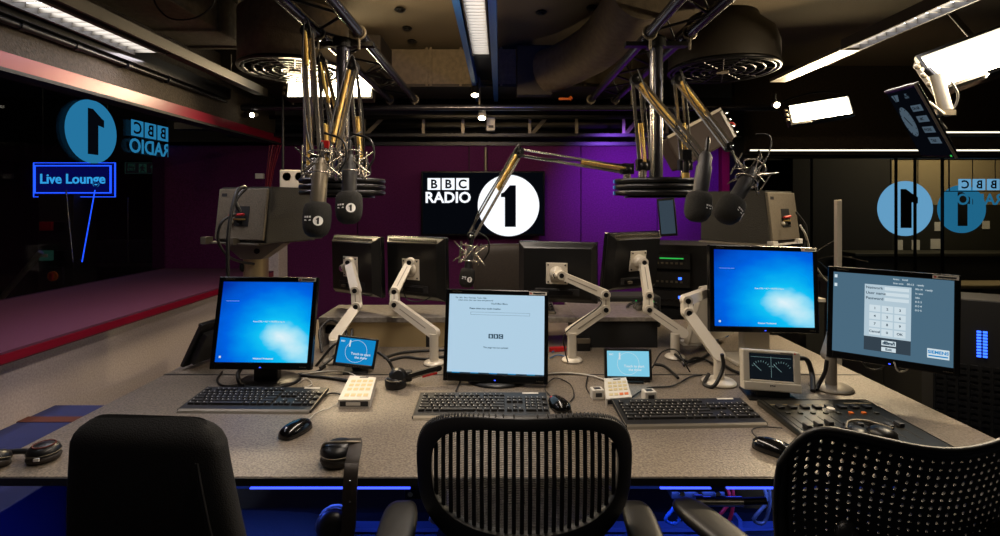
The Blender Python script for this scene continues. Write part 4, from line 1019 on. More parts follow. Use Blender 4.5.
# headphones
def headphones(lab, loc, rot, hang):
    t = thing('headphones', lab, 'headphones', loc, (0, 0, R(rot)))
    def cup(M):
        MB('leather_brown').torus((0, 0, 0), .034, .013, M @ T(0, 0, .014), 26, 8).build('ear_pad', t)
        b = MB('black_plastic').lathe([(.044, .022), (.046, .032), (.040, .046), (.024, .054), (.002, .056)], 28, M); o = b.build('ear_cup', t)
        b = MB('galvanised').torus((0, 0, .030), .046, .0016, M, 30, 5); b.build('ring_trim', o)
    if hang:
        cup(T(-.02, .045, .0)); 
        b = MB('galvanised').tube([(-.065, .045, .03), (-.05, .03, .058), (0, .02, .064), (.04, .03, .058)], .004); b.build('yoke', t)
        b = MB('leather_brown'); 
        pts = [(.02, .045, .052), (.030, .01, .052), (.031, -.035, .03), (.030, -.048, -.02), (.028, -.048, -.08), (.024, -.045, -.13), (.012, -.04, -.165)]
        for i in range(len(pts)-1): pass
        rg = []
        q = []
        P_ = [Vector(p) for p in pts]; e = [P_[0]*2-P_[1]]+P_+[P_[-1]*2-P_[-2]]
        for i in range(1, len(e)-2):
            for k in range(4):
                s_ = k/4; a, bb, c_, d_ = e[i-1:i+3]; q.append(.5*((2*bb)+(c_-a)*s_+(2*a-5*bb+4*c_-d_)*s_*s_+(3*bb-a-3*c_+d_)*s_**3))
        for p in q: rg.append([p+Vector(v) for v in ((-.018, 0, -.004), (.016, 0, -.004), (.016, .010, .006), (-.018, .010, .006))])
        b.loft(rg, True); b.build('headband', t, .002)
        b = MB('chrome')
        for z in (.0, -.05): b.ell((.030, -.048, z), .003, 8, 6)
        b.build('rivet', t)
        cup(T(-.02, .0, -.14) @ RX(90) @ T(0, 0, -.03))
        MB('cable_black').tube([(-.01, -.03, -.2), (.0, -.035, -.25), (-.005, -.03, -.35), (.01, .0, -.45)], .003).build('lead', t)
    else:
        cup(T(0, 0, 0)); 
        b = MB('stripe_rust').torus((0, 0, .052), .030, .003, n=26); b.build('ring_trim', t)
        cup(T(-.13, -.03, 0) @ RX(-20))
        b = MB('satin_black').tube([(-.04, .0, .03), (-.08, .02, .026), (-.14, .03, .02), (-.21, .0, .016), (-.2, -.05, .016)], .009); b.build('headband', t)
        MB('print_white').bx(.0, .016, -.049, -.045, .018, .027).build('white_badge', t)
    return t
hq = headphones('black over-ear headphones hanging over the front desk edge', Vector((D(343, 470).x, 1.268, ZD)), 4, True)
hq = headphones('closed headphones with a red ring at the far left front of the desk', D(44, 460), 10, False); hq.scale = (.8, .8, .8)
c = D(800, 446); t = thing('headphones', 'folded black headphones peeping over the perforated chair on the console', 'headphones', Vector((1.03, 1.40, ZD+.018)))
for sx in (-.035, .04):
    MB('leather_brown').torus((sx, 0, .012), .026, .011, n=22).build('ear_pad', t); MB('black_plastic').lathe([(.035, .014), (.036, .022), (.02, .034), (.001, .035)], 22, T(sx, 0, 0)).build('ear_cup', t)
MB('galvanised').tube([(-.06, .0, .03), (-.03, .035, .035), (.02, .04, .035), (.07, .0, .03)], .004).build('headband', t)
t = thing('headphones', 'black round headphones lying on the shelf before the tallest rear monitor', 'headphones', P(645, 322, 2.50))
for k in (0, 1):
    MB('leather_brown').torus((0, 0, .012), .038, .013, T(0, .05*k, .04) @ RX(80)).build('ear_pad', t); MB('black_plastic').lathe([(.046, .018), (.046, .03), (.03, .045), (.002, .046)], 26, T(0, .03+.05*k, .045) @ RX(80)).build('ear_cup', t)
MB('satin_black').torus((0, .05, .05), .075, .007, RX(12), arc=PI, n=20).build('headband', t)
# ================================================================ cables on the desk
W_ = [('cable', 'thick black cable arching over the left desk seam', 'cable_black', dd((300, 375), (330, 378), (352, 381), (366, 379)), .006),
 ('cable', 'white cable curving from left screen to the left keypad', 'cable_white', dd((262, 376), (300, 374), (332, 371), (352, 374), (362, 384)), .003),
 ('cable', 'black cable loop between left monitor and left silver arm', 'cable_black', [P(320, 368, 2.0), P(338, 352, 2.1), P(346, 332, 2.2), P(332, 320, 2.25), P(320, 330, 2.2), P(322, 352, 2.1)], .006),
 ('cable', 'black cable sagging behind the left touch screen', 'cable_black', [D(316, 366), P(334, 345, 2.1), P(350, 338, 2.15), P(352, 330, 2.2), D(352, 352)], .006),
 ('cable', 'black cable from the left touch screen to the headset', 'cable_black', [P(378, 352, 2.02), P(388, 360, 2.0), D(394, 372, ZD+.01), D(398, 384, ZD+.03)], .006),
 ('cable', 'black cable lying along the rear desk left of the bent arm', 'cable_black', [D(384, 358, ZD+.006), D(400, 353, ZD+.006), D(420, 351, ZD+.006), D(445, 350, ZD+.006)], .006),
 ('cable', 'lower black cable lying along the rear desk toward the bent arm', 'cable_black', [D(388, 361, ZD+.006), D(405, 357, ZD+.006), D(425, 359, ZD+.006), D(448, 356, ZD+.006)], .006),
 ('cable', 'thin black cable from the left keyboard toward the keypad', 'cable_black', dd((322, 397), (332, 393), (344, 395)), .003),
 ('cable', 'white cable running right from the centre monitor along the seam', 'cable_white', dd((545, 374), (568, 373), (592, 376), (610, 382)), .0035),
 ('cable', 'short black lead into the left white socket cube', 'cable_black', dd((588, 376), (586, 386), (590, 394), (594, 397)), .0025),
 ('cable', 'long black cable sweeping from the keypad with orange keys to the nearest arm', 'cable_black', dd((632, 397), (648, 388), (672, 386), (690, 377), (702, 375)), .003),
 ('cable', 'arched black cable behind the pale touch screen', 'cable_black', [P(652, 368, 1.95), P(662, 352, 2.0), P(676, 350, 2.05), P(684, 362, 2.0), D(690, 372)], .003),
 ('cable', 'broad black cable crossing the seam right of the pale touch screen', 'cable_black', dd((654, 364), (664, 366), (674, 374), (678, 378)), .006),
 ('cable', 'black cable bundle rising beside the nearest silver arm', 'cable_black', [P(722, 354, 1.84), P(723, 368, 1.84), D(714, 386, ZD+.012), D(704, 384, ZD+.006), P(709, 374, 1.9)], .007),
 ('cable', 'black cable over the desk from nearest arm to the meter screen', 'cable_black', [D(724, 365, ZD+.006), D(732, 370, ZD+.006), D(742, 374, ZD+.006)], .006),
 ('cable', 'thick black cable arching down right of the meter screen', 'cable_black', [P(798, 358, 1.86), P(807, 360, 1.86), P(812, 374, 1.86), D(813, 391, ZD+.006)], .009),
 ('cable', 'black cable strapped to the grey arm under the dialling monitor', 'cable_black', [P(827, 360, 1.80), P(825, 372, 1.80), P(819, 384, 1.82), D(816, 390, ZD+.006)], .007),
 ('cable', 'black cable drooping under the dialling monitor', 'cable_black', [P(860, 358, 1.8), P(868, 368, 1.8), P(880, 369, 1.78), P(888, 361, 1.74)], .003),
 ('cable', 'white cable loop drooping under the dialling monitor', 'cable_white', [P(894, 362, 1.72), P(898, 371, 1.72), P(905, 371, 1.72), P(910, 366, 1.7)], .003),
 ('cable', 'pale blue cable trailing behind the right blue monitor', 'cable_blue', [P(700, 325, 2.2), P(706, 332, 2.2), D(716, 340, ZD+.006), D(728, 336, ZD+.006), P(730, 328, 2.4)], .003),
 ('cable', 'thin blue cable coil at the foot of the sharp elbow arm', 'cable_blue', [D(550, 358, ZD+.006), D(558, 355, ZD+.006), D(570, 357, ZD+.006), D(574, 352, ZD+.006), D(562, 348, ZD+.006), D(552, 352, ZD+.006)], .003),
 ('cable', 'black wires falling along the sharp elbow arm', 'cable_black', [P(596, 296, 2.17), P(600, 306, 2.15), P(566, 332, 2.10), P(565, 350, 2.10), D(568, 362, ZD+.01)], .003),
 ('cable', 'thin wires under the second rear-facing monitor', 'cable_black', [P(403, 290, 2.35), P(408, 300, 2.35), P(422, 301, 2.35), P(432, 295, 2.36), P(428, 290, 2.4)], .003),
 ('cable', 'thin wires under the leftmost rear-facing monitor', 'cable_black', [P(357, 290, 2.4), P(362, 294, 2.4), P(372, 295, 2.4), P(374, 291, 2.42)], .003),
 ('cable', 'black cables from the base of the left arm', 'cable_black', [P(326, 366, 2.02), P(316, 372, 2.0), D(300, 374, ZD+.006), D(280, 378, ZD+.006)], .005),
 ('cable', 'looped black cable beneath the left blue monitor', 'cable_black', dd((222, 372), (217, 380), (224, 386), (240, 384), (238, 374)), .004),
 ('cable', 'thick cable hanging behind the foot of the left monitor', 'cable_black', [P(243, 366, 1.92), P(238, 374, 1.9), D(240, 384, ZD+.008), D(246, 386, ZD+.008)], .008),
 ('cable', 'pale wire tangle right of the left monitor foot', 'cable_white', dd((298, 383), (306, 378), (312, 384), (304, 388), (312, 391)), .002),
 ('cable', 'black mains lead left of the centre monitor foot', 'cable_black', [P(462, 378, 1.9), D(459, 384, ZD+.006), D(456, 391, ZD+.006)], .003),
 ('cable', 'black cable knot at the foot of the falling arm', 'cable_black', [D(672, 352, ZD+.01), D(680, 358, ZD+.03), D(690, 362, ZD+.01), D(702, 358, ZD+.006), D(712, 352, ZD+.006)], .006),
 ('cable', 'second black cable fanning right from the falling arm', 'cable_black', [D(684, 366, ZD+.01), D(694, 358, ZD+.02), D(706, 360, ZD+.006), D(716, 366, ZD+.006)], .005)]
for n_, l_, m_, p_, r_ in W_: wire(n_, l_, m_, p_, r_)
# clutter on the right rear desk
b = MB('white_plastic', -D(694, 345)); b.bx(-.06, .03, -.02, .03, 0, .02).cyl((.05, 0, .008), (.12, .02, .008), .010); b.solo('plug_adapter', 'white plug adapter lying behind the nearest silver arm', 'plug', bevel=.004)
b = MB('black_plastic', -D(583, 350)); b.bx(-.03, .03, -.02, .02, 0, .06).m('galvanised').bx(-.03, .03, -.022, -.018, .035, .06); b.solo('power_brick', 'black and pale power brick beside the sharp elbow arm', 'power supply', bevel=.003)
b = MB('red_plastic', -D(560, 352)); b.bar((-.04, 0, .012), (.02, .01, .012), .02, .018, (0, 0, 1)); b.solo('marker_pen', 'red clip lying on the blue cable coil', 'clip')
t = thing('tablet', 'dark red edged tablet leaning behind the sharp elbow arm', 'tablet', P(612, 312, 2.62)+Vector((0, 0, -.03)), (R(50), 0, R(-35)))
MB('black_plastic').bx(-.09, .09, -.012, 0, -.05, .05).build('casing', t, .003); MB('red_plastic').bx(-.09, .09, -.014, -.012, .046, .050).build('edge_trim', t)
t = thing('control_panel', 'cluttered black control panel behind the two right rear monitors', 'control panel', (.86, 2.73, ZD))
MB('black_matt').bx(-.30, .02, 0, .16, 0, .17).build('body', t, .01)
for k in range(16): MB('dark_metal').ell((-.28+.038*(k % 8), -.006, .08+.05*(k//8)), (.012, .010, .012), 8, 6).build('knob', t)
b = MB('led_green').bx(-.12, -.115, -.004, 0, .10, .15).bx(-.05, -.02, -.004, 0, .14, .145); b.build('indicator_light', t)
# equipment rack on the right
t = thing('equipment_rack', 'black rack of audio units with blue lights behind the right blue monitor', 'equipment rack', (1.08, 3.12, 0), (0, 0, R(-18)))
MB('black_matt').bx(-.13, .42, 0, .4, .02, 1.16).build('cabinet', t, .006)
for k in range(5):
    z = 1.06-.115*k
    b = MB('satin_black').bx(-.12, .10, -.018, 0, z-.05, z+.05); b.m('dark_metal').ring((-.12, .10, z-.05, z+.05), (-.117, .097, z-.047, z+.047), -.02, -.018)
    o = b.build('rack_unit', t)
    b = MB('rack_led' if k in (1, 2) else 'dark_metal').bx(.03, .05, -.021, -.018, z-.0, z+.015); 
    for j in range(6): b.m('galvanised' if k < 2 else 'dark_metal').bx(-.10+.028*j, -.085+.028*j, -.022, -.018, z-.02, z-.008)
    if k == 0: b.m('led_green').bx(-.08, .06, -.021, -.018, z+.012, z+.02)
    b.build('control', o)
t = thing('equipment_rack', 'dark rack at the far right with a double column of blue lights', 'equipment rack', (1.98, 2.06, 0), (0, 0, R(-30)))
MB('black_matt').bx(-.15, .20, 0, .22, .02, 1.02).build('cabinet', t, .006)
b = MB('rack_led')
for k in range(9):
    for j in range(2): b.bx(-.012+.019*j, .001+.019*j, -.004, 0, .885-.0125*k, .893-.0125*k)
b.build('indicator_light', t)
b = MB('satin_black')
for k in range(10):
    for j in range(9): b.bx(-.14+.036*j, -.115+.036*j, -.006, 0, .50+.026*k, .515+.026*k)
b.build('perforated_panel', t)
# rear seat beyond the desk
t = thing('rear_chair', 'brown black padded chair back standing beyond the centre monitor', 'chair', (P(512, 270, 3.1).x, 3.2, 0), (0, 0, R(4)))
def rbox(b, x, y, z, rx, ry, rz, n=4.0, M=None):
    rg = []
    for j in range(13):
        a = -PI/2+PI*j/12; sz = math.copysign(abs(math.sin(a))**(2/n), math.sin(a)); cz = max(abs(math.cos(a)), 1e-3)**(2/n)
        r_ = []
        for i in range(28):
            t_ = 2*PI*i/28; cx = math.copysign(abs(math.cos(t_))**(2/n), math.cos(t_)); cy = math.copysign(abs(math.sin(t_))**(2/n), math.sin(t_))
            r_.append((x+rx*cz*cx, y+ry*cz*cy, z+rz*sz))
        rg.append(r_)
    return b.loft(rg, True, True, True, M)
b = MB('leather_brown'); rbox(b, 0, 0, .99, .25, .06, .17, 5); b.build('backrest', t)
b = MB('leather_brown'); rbox(b, 0, .02, .74, .25, .05, .13, 5); b.build('lumbar_cushion', t)
b = MB('leather_brown'); rbox(b, 0, .28, .50, .25, .25, .06, 5); b.build('seat', t)
MB('dark_metal').cyl((0, .28, .06), (0, .28, .45), .03).build('gas_lift', t)
b = MB('dark_metal')
for k in range(5): b.bar((0, .28, .07), (.28*math.cos(k*PI*.4), .28+.28*math.sin(k*PI*.4), .05), .05, .03, (0, 0, 1), .03)
b.build('star_base', t)

# ================================================================ loudspeakers
def loudspeaker(lab, loc, rot, mirror=False):
    t = thing('loudspeaker', lab, 'loudspeaker', loc, (0, 0, R(rot)))
    w, d, h = .33, .37, .262
    b = MB('speaker_box').loft([[(-w/2, .0, 0), (w/2, .0, 0), (w/2, d, .0), (-w/2, d, .0)], [(-w/2+.008, .03, h), (w/2-.008, .03, h), (w/2-.008, d, h), (-w/2+.008, d, h)]], False); b.build('cabinet', t, .008)
    M = RX(-6.7)
    b = MB('speaker_panel').bx(-w/2+.008, w/2-.012, -.012, .002, .012, h-.008, M); b.build('rear_panel', t, .003)
    MB('black_matt').bx(-.035, .055, -.014, -.012, .075, .17, M).build('socket_panel', t); MB('black_matt').bx(-w/2+.03, -w/2+.065, -.0135, -.012, h-.045, h-.03, M).build('carry_slot', t)
    b = MB('red_plastic').cyl((-.05, -.03, .125), (.035, -.025, .13), .006, n=10, M=M).m('brass').cyl((-.03, -.02, .108), (.04, -.02, .108), .004, n=8, M=M).m('cream_plastic').ell((-.045, -.02, .095), .010, 8, 6, M=M); b.m('chrome').bx(.0, .03, -.025, -.014, .088, .10, M); b.build('connector', t)
    b = MB('black_matt').lathe([(.10, 0), (.10, .004), (.06, .01), (.03, .008)], 28, T(0, d, h*.48) @ RX(-90)); b.build('woofer', t)
    b = MB('black_matt').lathe([(.03, 0), (.03, .006), (.01, .01)], 20, T(.09, d, h*.8) @ RX(-90)); b.build('tweeter', t)
    return t
c = P(256, 243, 2.32); loudspeaker('big grey loudspeaker at the left on a bracket, sockets facing out', (c.x-.095, 2.36, c.z), -22)
t = thing('speaker_stand', 'silver column with a flat bracket carrying the left loudspeaker', 'speaker stand', (P(262, 270, 2.5).x-.03, 2.5, ZD))
ztop = c.z-ZD
MB('brushed_steel').cyl((0, 0, .012), (0, 0, ztop-.09), .058, n=28).build('column', t)
MB('black_steel').cyl((0, 0, 0), (0, 0, .012), .13, n=28).build('foot', t)
Ms = RZ(-22)
b = MB('galvanised').bx(-.17, .18, -.15, -.135, -.010+ztop-0, ztop+.016-.02, Ms).bx(-.17, -.135, -.17, -.13, ztop-.012, ztop+.022, Ms).bx(.01, .045, -.17, -.13, ztop-.012, ztop+.022, Ms); b.build('bracket_lip', t)
MB('arm_grey').bx(-.17, .17, -.14, .22, ztop-.010, ztop-.002, Ms).build('bracket_plate', t)
b = MB('arm_grey').prism([(-.14, -.010+ztop), (.16, -.010+ztop), (.05, ztop-.09), (-.05, ztop-.09)], .10, T(0, -.05, 0)); b.m('chrome').torus((.01, -.055, ztop-.045), .012, .003, T(0, 0, 0), 16, 5) if 0 else b.m('dark_metal').cyl((.03, -.055, ztop-.05), (.03, -.05, ztop-.05), .014); b.build('bracket_gusset', t)
MB('black_matt').ell((-.048, -.035, ztop-.13), (.016, .016, .024), 12, 8).build('cable_hole', t)
wire('cable', 'black cable hanging from the left loudspeaker down its column', 'cable_black', [P(240, 212, 2.2), P(236, 200, 2.2), P(246, 188, 2.25), P(238, 190, 2.2), P(232, 210, 2.15), P(228, 240, 2.12), P(228, 282, 2.12)], .008)
wire('cable', 'second black cable looping from the left loudspeaker to the column hole', 'cable_black', [P(236, 214, 2.2), P(222, 222, 2.15), P(218, 240, 2.15), P(228, 256, 2.2), P(242, 262, 2.35), P(254, 264, 2.43)], .006)
c2 = P(768, 243, 2.5); loudspeaker('dark loudspeaker at the right above the blue monitor, rear panel to the right', (c2.x+.115, 2.55, c2.z), 38)
t = thing('speaker_stand', 'dark column and pale lipped bracket carrying the right loudspeaker', 'speaker stand', (c2.x+.10, 2.70, ZD)); c2.z -= ZD
MB('dark_metal').cyl((0, 0, .012), (0, 0, c2.z-.012), .05, n=24).build('column', t); MB('black_steel').cyl((0, 0, 0), (0, 0, .012), .13, n=24).build('foot', t)
Ms = T(0, -.15, 0) @ RZ(38); b = MB('white_plastic').bx(-.17, -.12, -.03, .0, c2.z-.012, c2.z+.012, Ms).bx(.12, .17, -.03, .0, c2.z-.012, c2.z+.012, Ms).bx(-.17, .17, -.02, 0, c2.z-.012, c2.z-.003, Ms); b.build('bracket_lip', t)
MB('arm_grey').bx(-.17, .17, -.0, .36, c2.z-.012, c2.z-.003, Ms).build('bracket_plate', t)
wire('cable', 'pale cable falling from the right loudspeaker behind the monitors', 'cable_white', [P(800, 225, 2.4), P(806, 236, 2.4), P(812, 258, 2.5), P(822, 276, 2.6), P(832, 284, 2.7)], .005)
wire('cable', 'black cable on the back of the right loudspeaker', 'cable_black', [P(796, 212, 2.42), P(806, 226, 2.42), P(806, 240, 2.42), P(803, 250, 2.42)], .005)

# ================================================================ microphone clusters
def hub(lab, px, z0, Yh, side):
    x = (px-500)*Yh/500
    t = thing('microphone_hub', lab, 'microphone pole', (x, Yh, z0)); o = t.location
    MB('tube_black').cyl((0, 0, .075), (0, 0, 2.16-z0), .030, n=24).build('pole', t)
    MB('rod_steel').cyl((.024 if side < 0 else -.022, -.026, .08), (.024 if side < 0 else -.022, -.026, 2.1-z0), .005, n=8).build('cable_trunk', t)
    for k in range(3):
        b = MB('dark_metal').lathe([(.165, .002+.026*k), (.185, .004+.026*k), (.188, .014+.026*k), (.185, .024+.026*k), (.165, .0255+.026*k)], 56); b.build('hub_ring', t)
    b = MB('beam_blue').bx(-.192, -.184, -.01, .01, .005, .02).bx(-.192, -.184, -.01, .01, .032, .046).bx(-.192, -.184, -.01, .01, .058, .072); b.build('end_clip', t)
    MB('black_steel').cyl((0, 0, -.008), (0, 0, .0), .14, n=40).build('under_plate', t)
    b = MB('black_steel').bx(-.14, .14, -.02, .02, 2.125-z0, 2.145-z0).cyl((0, 0, 2.12-z0), (0, 0, 2.16-z0), .045); b.build('truss_bracket', t)
    return x, Yh
ZH = P(0, 196, 2.26).z
hub('left microphone hub of stacked dark rings on a black ceiling pole', 343, ZH, 2.26, -1)
hub('right microphone hub of stacked dark rings on a black ceiling pole', 656, ZH, 2.26, 1)
def spring(b, a, c, r=.007):
    a = Vector(a); c = Vector(c); L = (c-a).length; n = max(6, int(L/.0065)); q = (c-a).to_track_quat('Z', 'Y').to_matrix()
    b.cyl(a, c, r*.72, n=8)
    pts = []
    for k in range(n*5+1):
        t_ = k/(n*5); w = 2*PI*k/5; pts.append(a+(c-a)*t_+q @ Vector((r*math.cos(w), r*math.sin(w), 0)))
    b.tube(pts, .0019, 4, 1)
def springarm(lab, base, shoulder, elbow, wrist, clampz=None, side=None, lean=None, sp1=(.45, .95), sp2=(.05, .5)):
    base, shoulder, elbow, wrist = map(Vector, (base, shoulder, elbow, wrist))
    t = thing('microphone_boom', lab, 'microphone arm', base); o = base
    b = MB('rod_steel', o).cyl(base, shoulder, .018, n=16); b.build('post', t)
    b = MB('dark_metal', o).ell(shoulder, .026, 14, 8).bx(-.03, .03, -.018, .018, -.02, .03, Matrix.Translation(shoulder)); b.build('shoulder_joint', t, .003)
    def link(a, c, nm, sp):
        d = (c-a).normalized(); s_ = d.cross(Vector((0, 1, 0)));
        s_ = s_.normalized() if s_.length > .1 else Vector((1, 0, 0))
        n_ = s_.cross(d).normalized()
        b = MB('rod_steel', o)
        b.bar(a+s_*.015, c+s_*.015, .013, .010, n_).bar(a-s_*.015, c-s_*.015, .009, .010, n_); k = b.build(nm, t)
        for q in (-1, 1):
            b = MB('brass', o); spring(b, (a+s_*.004*q+n_*.018*q).lerp(c+s_*.004*q+n_*.018*q, sp[0]), (a+s_*.004*q+n_*.018*q).lerp(c+s_*.004*q+n_*.018*q, sp[1])); b.build('spring', k)
    link(shoulder, elbow, 'lower_arm', sp1); link(elbow, wrist, 'upper_arm', sp2)
    d = wrist-elbow
    b = MB('dark_metal', o).cyl(elbow+Vector((0, -.022, 0)), elbow+Vector((0, .022, 0)), .024, n=18); b.m('chrome').cyl(elbow+Vector((0, -.026, 0)), elbow+Vector((0, -.022, 0)), .010, n=12); b.build('elbow_joint', t)
    b = MB('dark_metal', o).cyl(wrist+Vector((0, -.018, 0)), wrist+Vector((0, .018, 0)), .018, n=14); b.m('chrome').ell(wrist+Vector((.0, -.02, 0)), .008, 8, 6); b.build('wrist_joint', t)
    b = MB('cable_black', o); m_ = elbow+Vector((0, -.035, .035)); b.tube([shoulder+Vector((.02, -.02, .02)), shoulder.lerp(elbow, .5)+Vector((.028, -.01, 0)), elbow+Vector((.02, -.02, -.02)), m_, elbow.lerp(wrist, .3)+Vector((-.02, -.02, .01)), elbow.lerp(wrist, .8)+Vector((-.02, -.02, .01)), wrist+Vector((.01, -.01, -.03))], .0035); b.build('cable', t)
    return t
def microphone(lab, foam, up, r=.045, L=.105, shock=True, body_m='charcoal', zig=.5, body=.16, br=.022, spin=0):
    """foam: centre of the windscreen; up: direction of the body away from it"""
    foam = Vector(foam); up = Vector(up).normalized(); t = thing('microphone', lab, 'microphone', foam)
    q = up.to_track_quat('Z', 'Y').to_matrix().to_4x4()
    # keep the mark toward the room: turn about the body axis so that local -y faces the desk front
    y = q.to_3x3() @ Vector((0, 1, 0)); f = Vector((0, 1, 0)); f = (f-up*f.dot(up)).normalized(); x = f.cross(up)
    M = Matrix(((x.x, f.x, up.x, 0), (x.y, f.y, up.y, 0), (x.z, f.z, up.z, 0), (0, 0, 0, 1))) @ RZ(spin)
    h = L/2
    b = MB('foam').lathe([(.001, -h), (r*.45, -h*.96), (r*.78, -h*.78), (r*.95, -h*.45), (r, 0), (r*.98, h*.55), (r*.88, h*.86), (r*.62, h)], 30, M); b.build('windscreen', t)
    dm = M @ T(.008, -r-.0012, -h*.12)
    # the disc follows the curve of the foam: small patch wrapped on the cylinder
    def wrap(poly, rad): return [(rad*math.sin(px_/r), -rad*math.cos(px_/r), pz) for px_, pz in poly]
    dr = r*.34; cx = r*.42
    b = MB('print_white')
    pts = [(cx+dr*math.cos(2*PI*k/28), -h*.1+dr*math.sin(2*PI*k/28)) for k in range(28)]
    b.add(wrap(pts, r*1.025), [tuple(range(28))], False, M)
    b.m('print_dark').add(wrap([(cx+a*dr*1.1, -h*.1+c_*dr*1.1) for a, c_ in ONE], r*1.06), [tuple(range(8))], False, M)
    b.m('print_white')
    for k in range(3): b.add(wrap([(-r*.62+k*r*.2+a, h*.06+c_) for a, c_ in ((0, 0), (r*.15, 0), (r*.15, h*.1), (0, h*.1))], r*1.02), [(0, 1, 2, 3)], False, M)
    b.add(wrap([(-r*.62+a, -h*.10+c_) for a, c_ in ((0, 0), (r*.55, 0), (r*.55, h*.07), (0, h*.07))], r*1.02), [(0, 1, 2, 3)], False, M)
    b.build('station_mark', t)
    b = MB(body_m).lathe([(br*1.02, h*.9), (br*1.05, h+.03), (br*1.05, h+body*.62), (br*.9, h+body*.68), (br*.9, h+body*.9), (br*.5, h+body)], 24, M); b.build('body', t)
    MB('dark_metal').lathe([(.008, h+body), (.008, h+body+.045), (.005, h+body+.055)], 14, M).build('plug', t)
    if shock:
        zc_ = h+body*zig+.02; b = MB('rod_steel')
        for dz in (-.035, .035): b.torus((0, 0, zc_+dz), .042, .0028, M, 28, 5)
        pr = []
        for k in range(17):
            a = 2*PI*k/16; rad = .082 if k % 2 else .027; pr.append(M @ Vector((rad*math.cos(a), rad*math.sin(a), zc_+(.045 if k % 4 == 1 else -.045 if k % 4 == 3 else 0))))
        b.tube(pr, .0030, 5, 1)
        for k in range(4):
            a = PI/4+k*PI/2; b.tube([M @ Vector((.062*math.cos(a), .062*math.sin(a), zc_-.05)), M @ Vector((.066*math.cos(a), .066*math.sin(a), zc_+.05))], .003, 5, 1)
        b.build('shock_mount', t)
        b = MB('black_steel').tube([M @ Vector((.062, 0, zc_-.03)), M @ Vector((.085, 0, zc_+.02)), M @ Vector((.07, 0, zc_+.08)), M @ Vector((.0, .02, zc_+.11))], .004); b.build('mount_yoke', t)
    return t
# left cluster
h0 = P(0, 180, 2.15).z
springarm('left cluster spring arm nearest the loudspeaker, elbow just below the truss', P(309, 182, 2.2), P(309, 168, 2.2), P(308, 32, 1.95), P(316, 160, 1.72), sp1=(.02, .4), sp2=(.02, .30))
springarm('left cluster spring arm on the right, leaning back down to its microphone', P(361, 182, 2.3), P(361, 165, 2.3), P(353, 66, 2.1), P(333, 155, 1.85), sp1=(.05, .5), sp2=(.1, .9))
springarm('left cluster spring arm folded behind the pole', P(328, 182, 2.42), P(328, 166, 2.42), P(322, 62, 2.42), P(345, 160, 1.85), sp1=(.05, .4))
microphone('left studio microphone with white 1 badge, brighter silver body', P(317, 220, 1.66), (0.02, .12, 1), .046, .118, body_m='galvanised', zig=.75, body=.15, br=.025)
microphone('second studio microphone with white 1 badge, right of the silver one', P(349, 208, 1.72), (-.03, .15, 1), .046, .112, body_m='charcoal', zig=.65, body=.13, br=.024)
# right cluster
springarm('right cluster spring arm on the left, dropping to the upright microphone', P(642, 182, 2.2), P(643, 166, 2.2), P(636, 80, 2.15), P(703, 158, 1.95), sp1=(.05, .5), sp2=(.08, .6))
springarm('right cluster spring arm on the right, dropping to the tilted microphone', P(684, 182, 2.25), P(685, 166, 2.25), P(678, 80, 2.2), P(729, 147, 1.95), sp1=(.05, .5), sp2=(.08, .55))
springarm('right cluster spring arm reaching left across the wall screen', P(627, 182, 2.35), P(627, 170, 2.35), P(519, 152, 2.40), P(471, 236, 2.35), sp1=(.02, .42), sp2=(.05, .45))
microphone('black studio microphone hanging nearly upright at the right cluster', P(698, 207, 1.80), (.19, .1, 1), .047, .11, spin=48, shock=False, zig=.6, body=.15, br=.026)
microphone('black studio microphone tilted to the right in a spiky wire cradle', P(729, 210, 1.86), (.62, .25, .85), .050, .105, spin=40, shock=True, zig=.7, body=.15, br=.026)
microphone('small studio microphone in a wire cradle hanging in front of the rear chair', P(467, 278, 2.32), (.12, .1, 1), .036, .09, shock=True, zig=.5, body=.10, br=.018)
b = MB('dark_metal', -P(686, 155, 1.95)).bx(-.018, .018, -.012, .012, -.02, .02).cyl((0, 0, -.02), (0, 0, -.07), .012); b.m('brass').cyl((0, 0, -.07), (0, 0, -.09), .014)
b.solo('arm_adapter', 'small brass tipped adapter hanging between the right cluster arms', 'adapter')
wire('cable', 'thin black cable arching above the tilted right microphone', 'cable_black', [P(732, 150, 1.9), P(742, 172, 1.88), P(762, 165, 1.95), P(771, 145, 2.0), P(768, 135, 2.0), P(756, 134, 2.0)], .003)
wire('cable', 'thin black cable crossing between the left cluster arms', 'cable_black', [P(320, 155, 2.0), P(336, 148, 1.95), P(352, 137, 1.95), P(361, 132, 2.0)], .004)
wire('cable', 'fine cable looping right of the left cluster microphones', 'cable_black', [P(355, 160, 1.9), P(368, 163, 1.9), P(370, 174, 1.9), P(362, 178, 1.85)], .003)
b = MB('red_plastic', -P(326, 145, 2.2)).bx(-.02, .02, -.02, .02, -.018, .018).bx(.02, .03, -.01, .01, -.01, .01); b.solo('connector_block', 'small red connector among the left cluster arms', 'connector', bevel=.003)
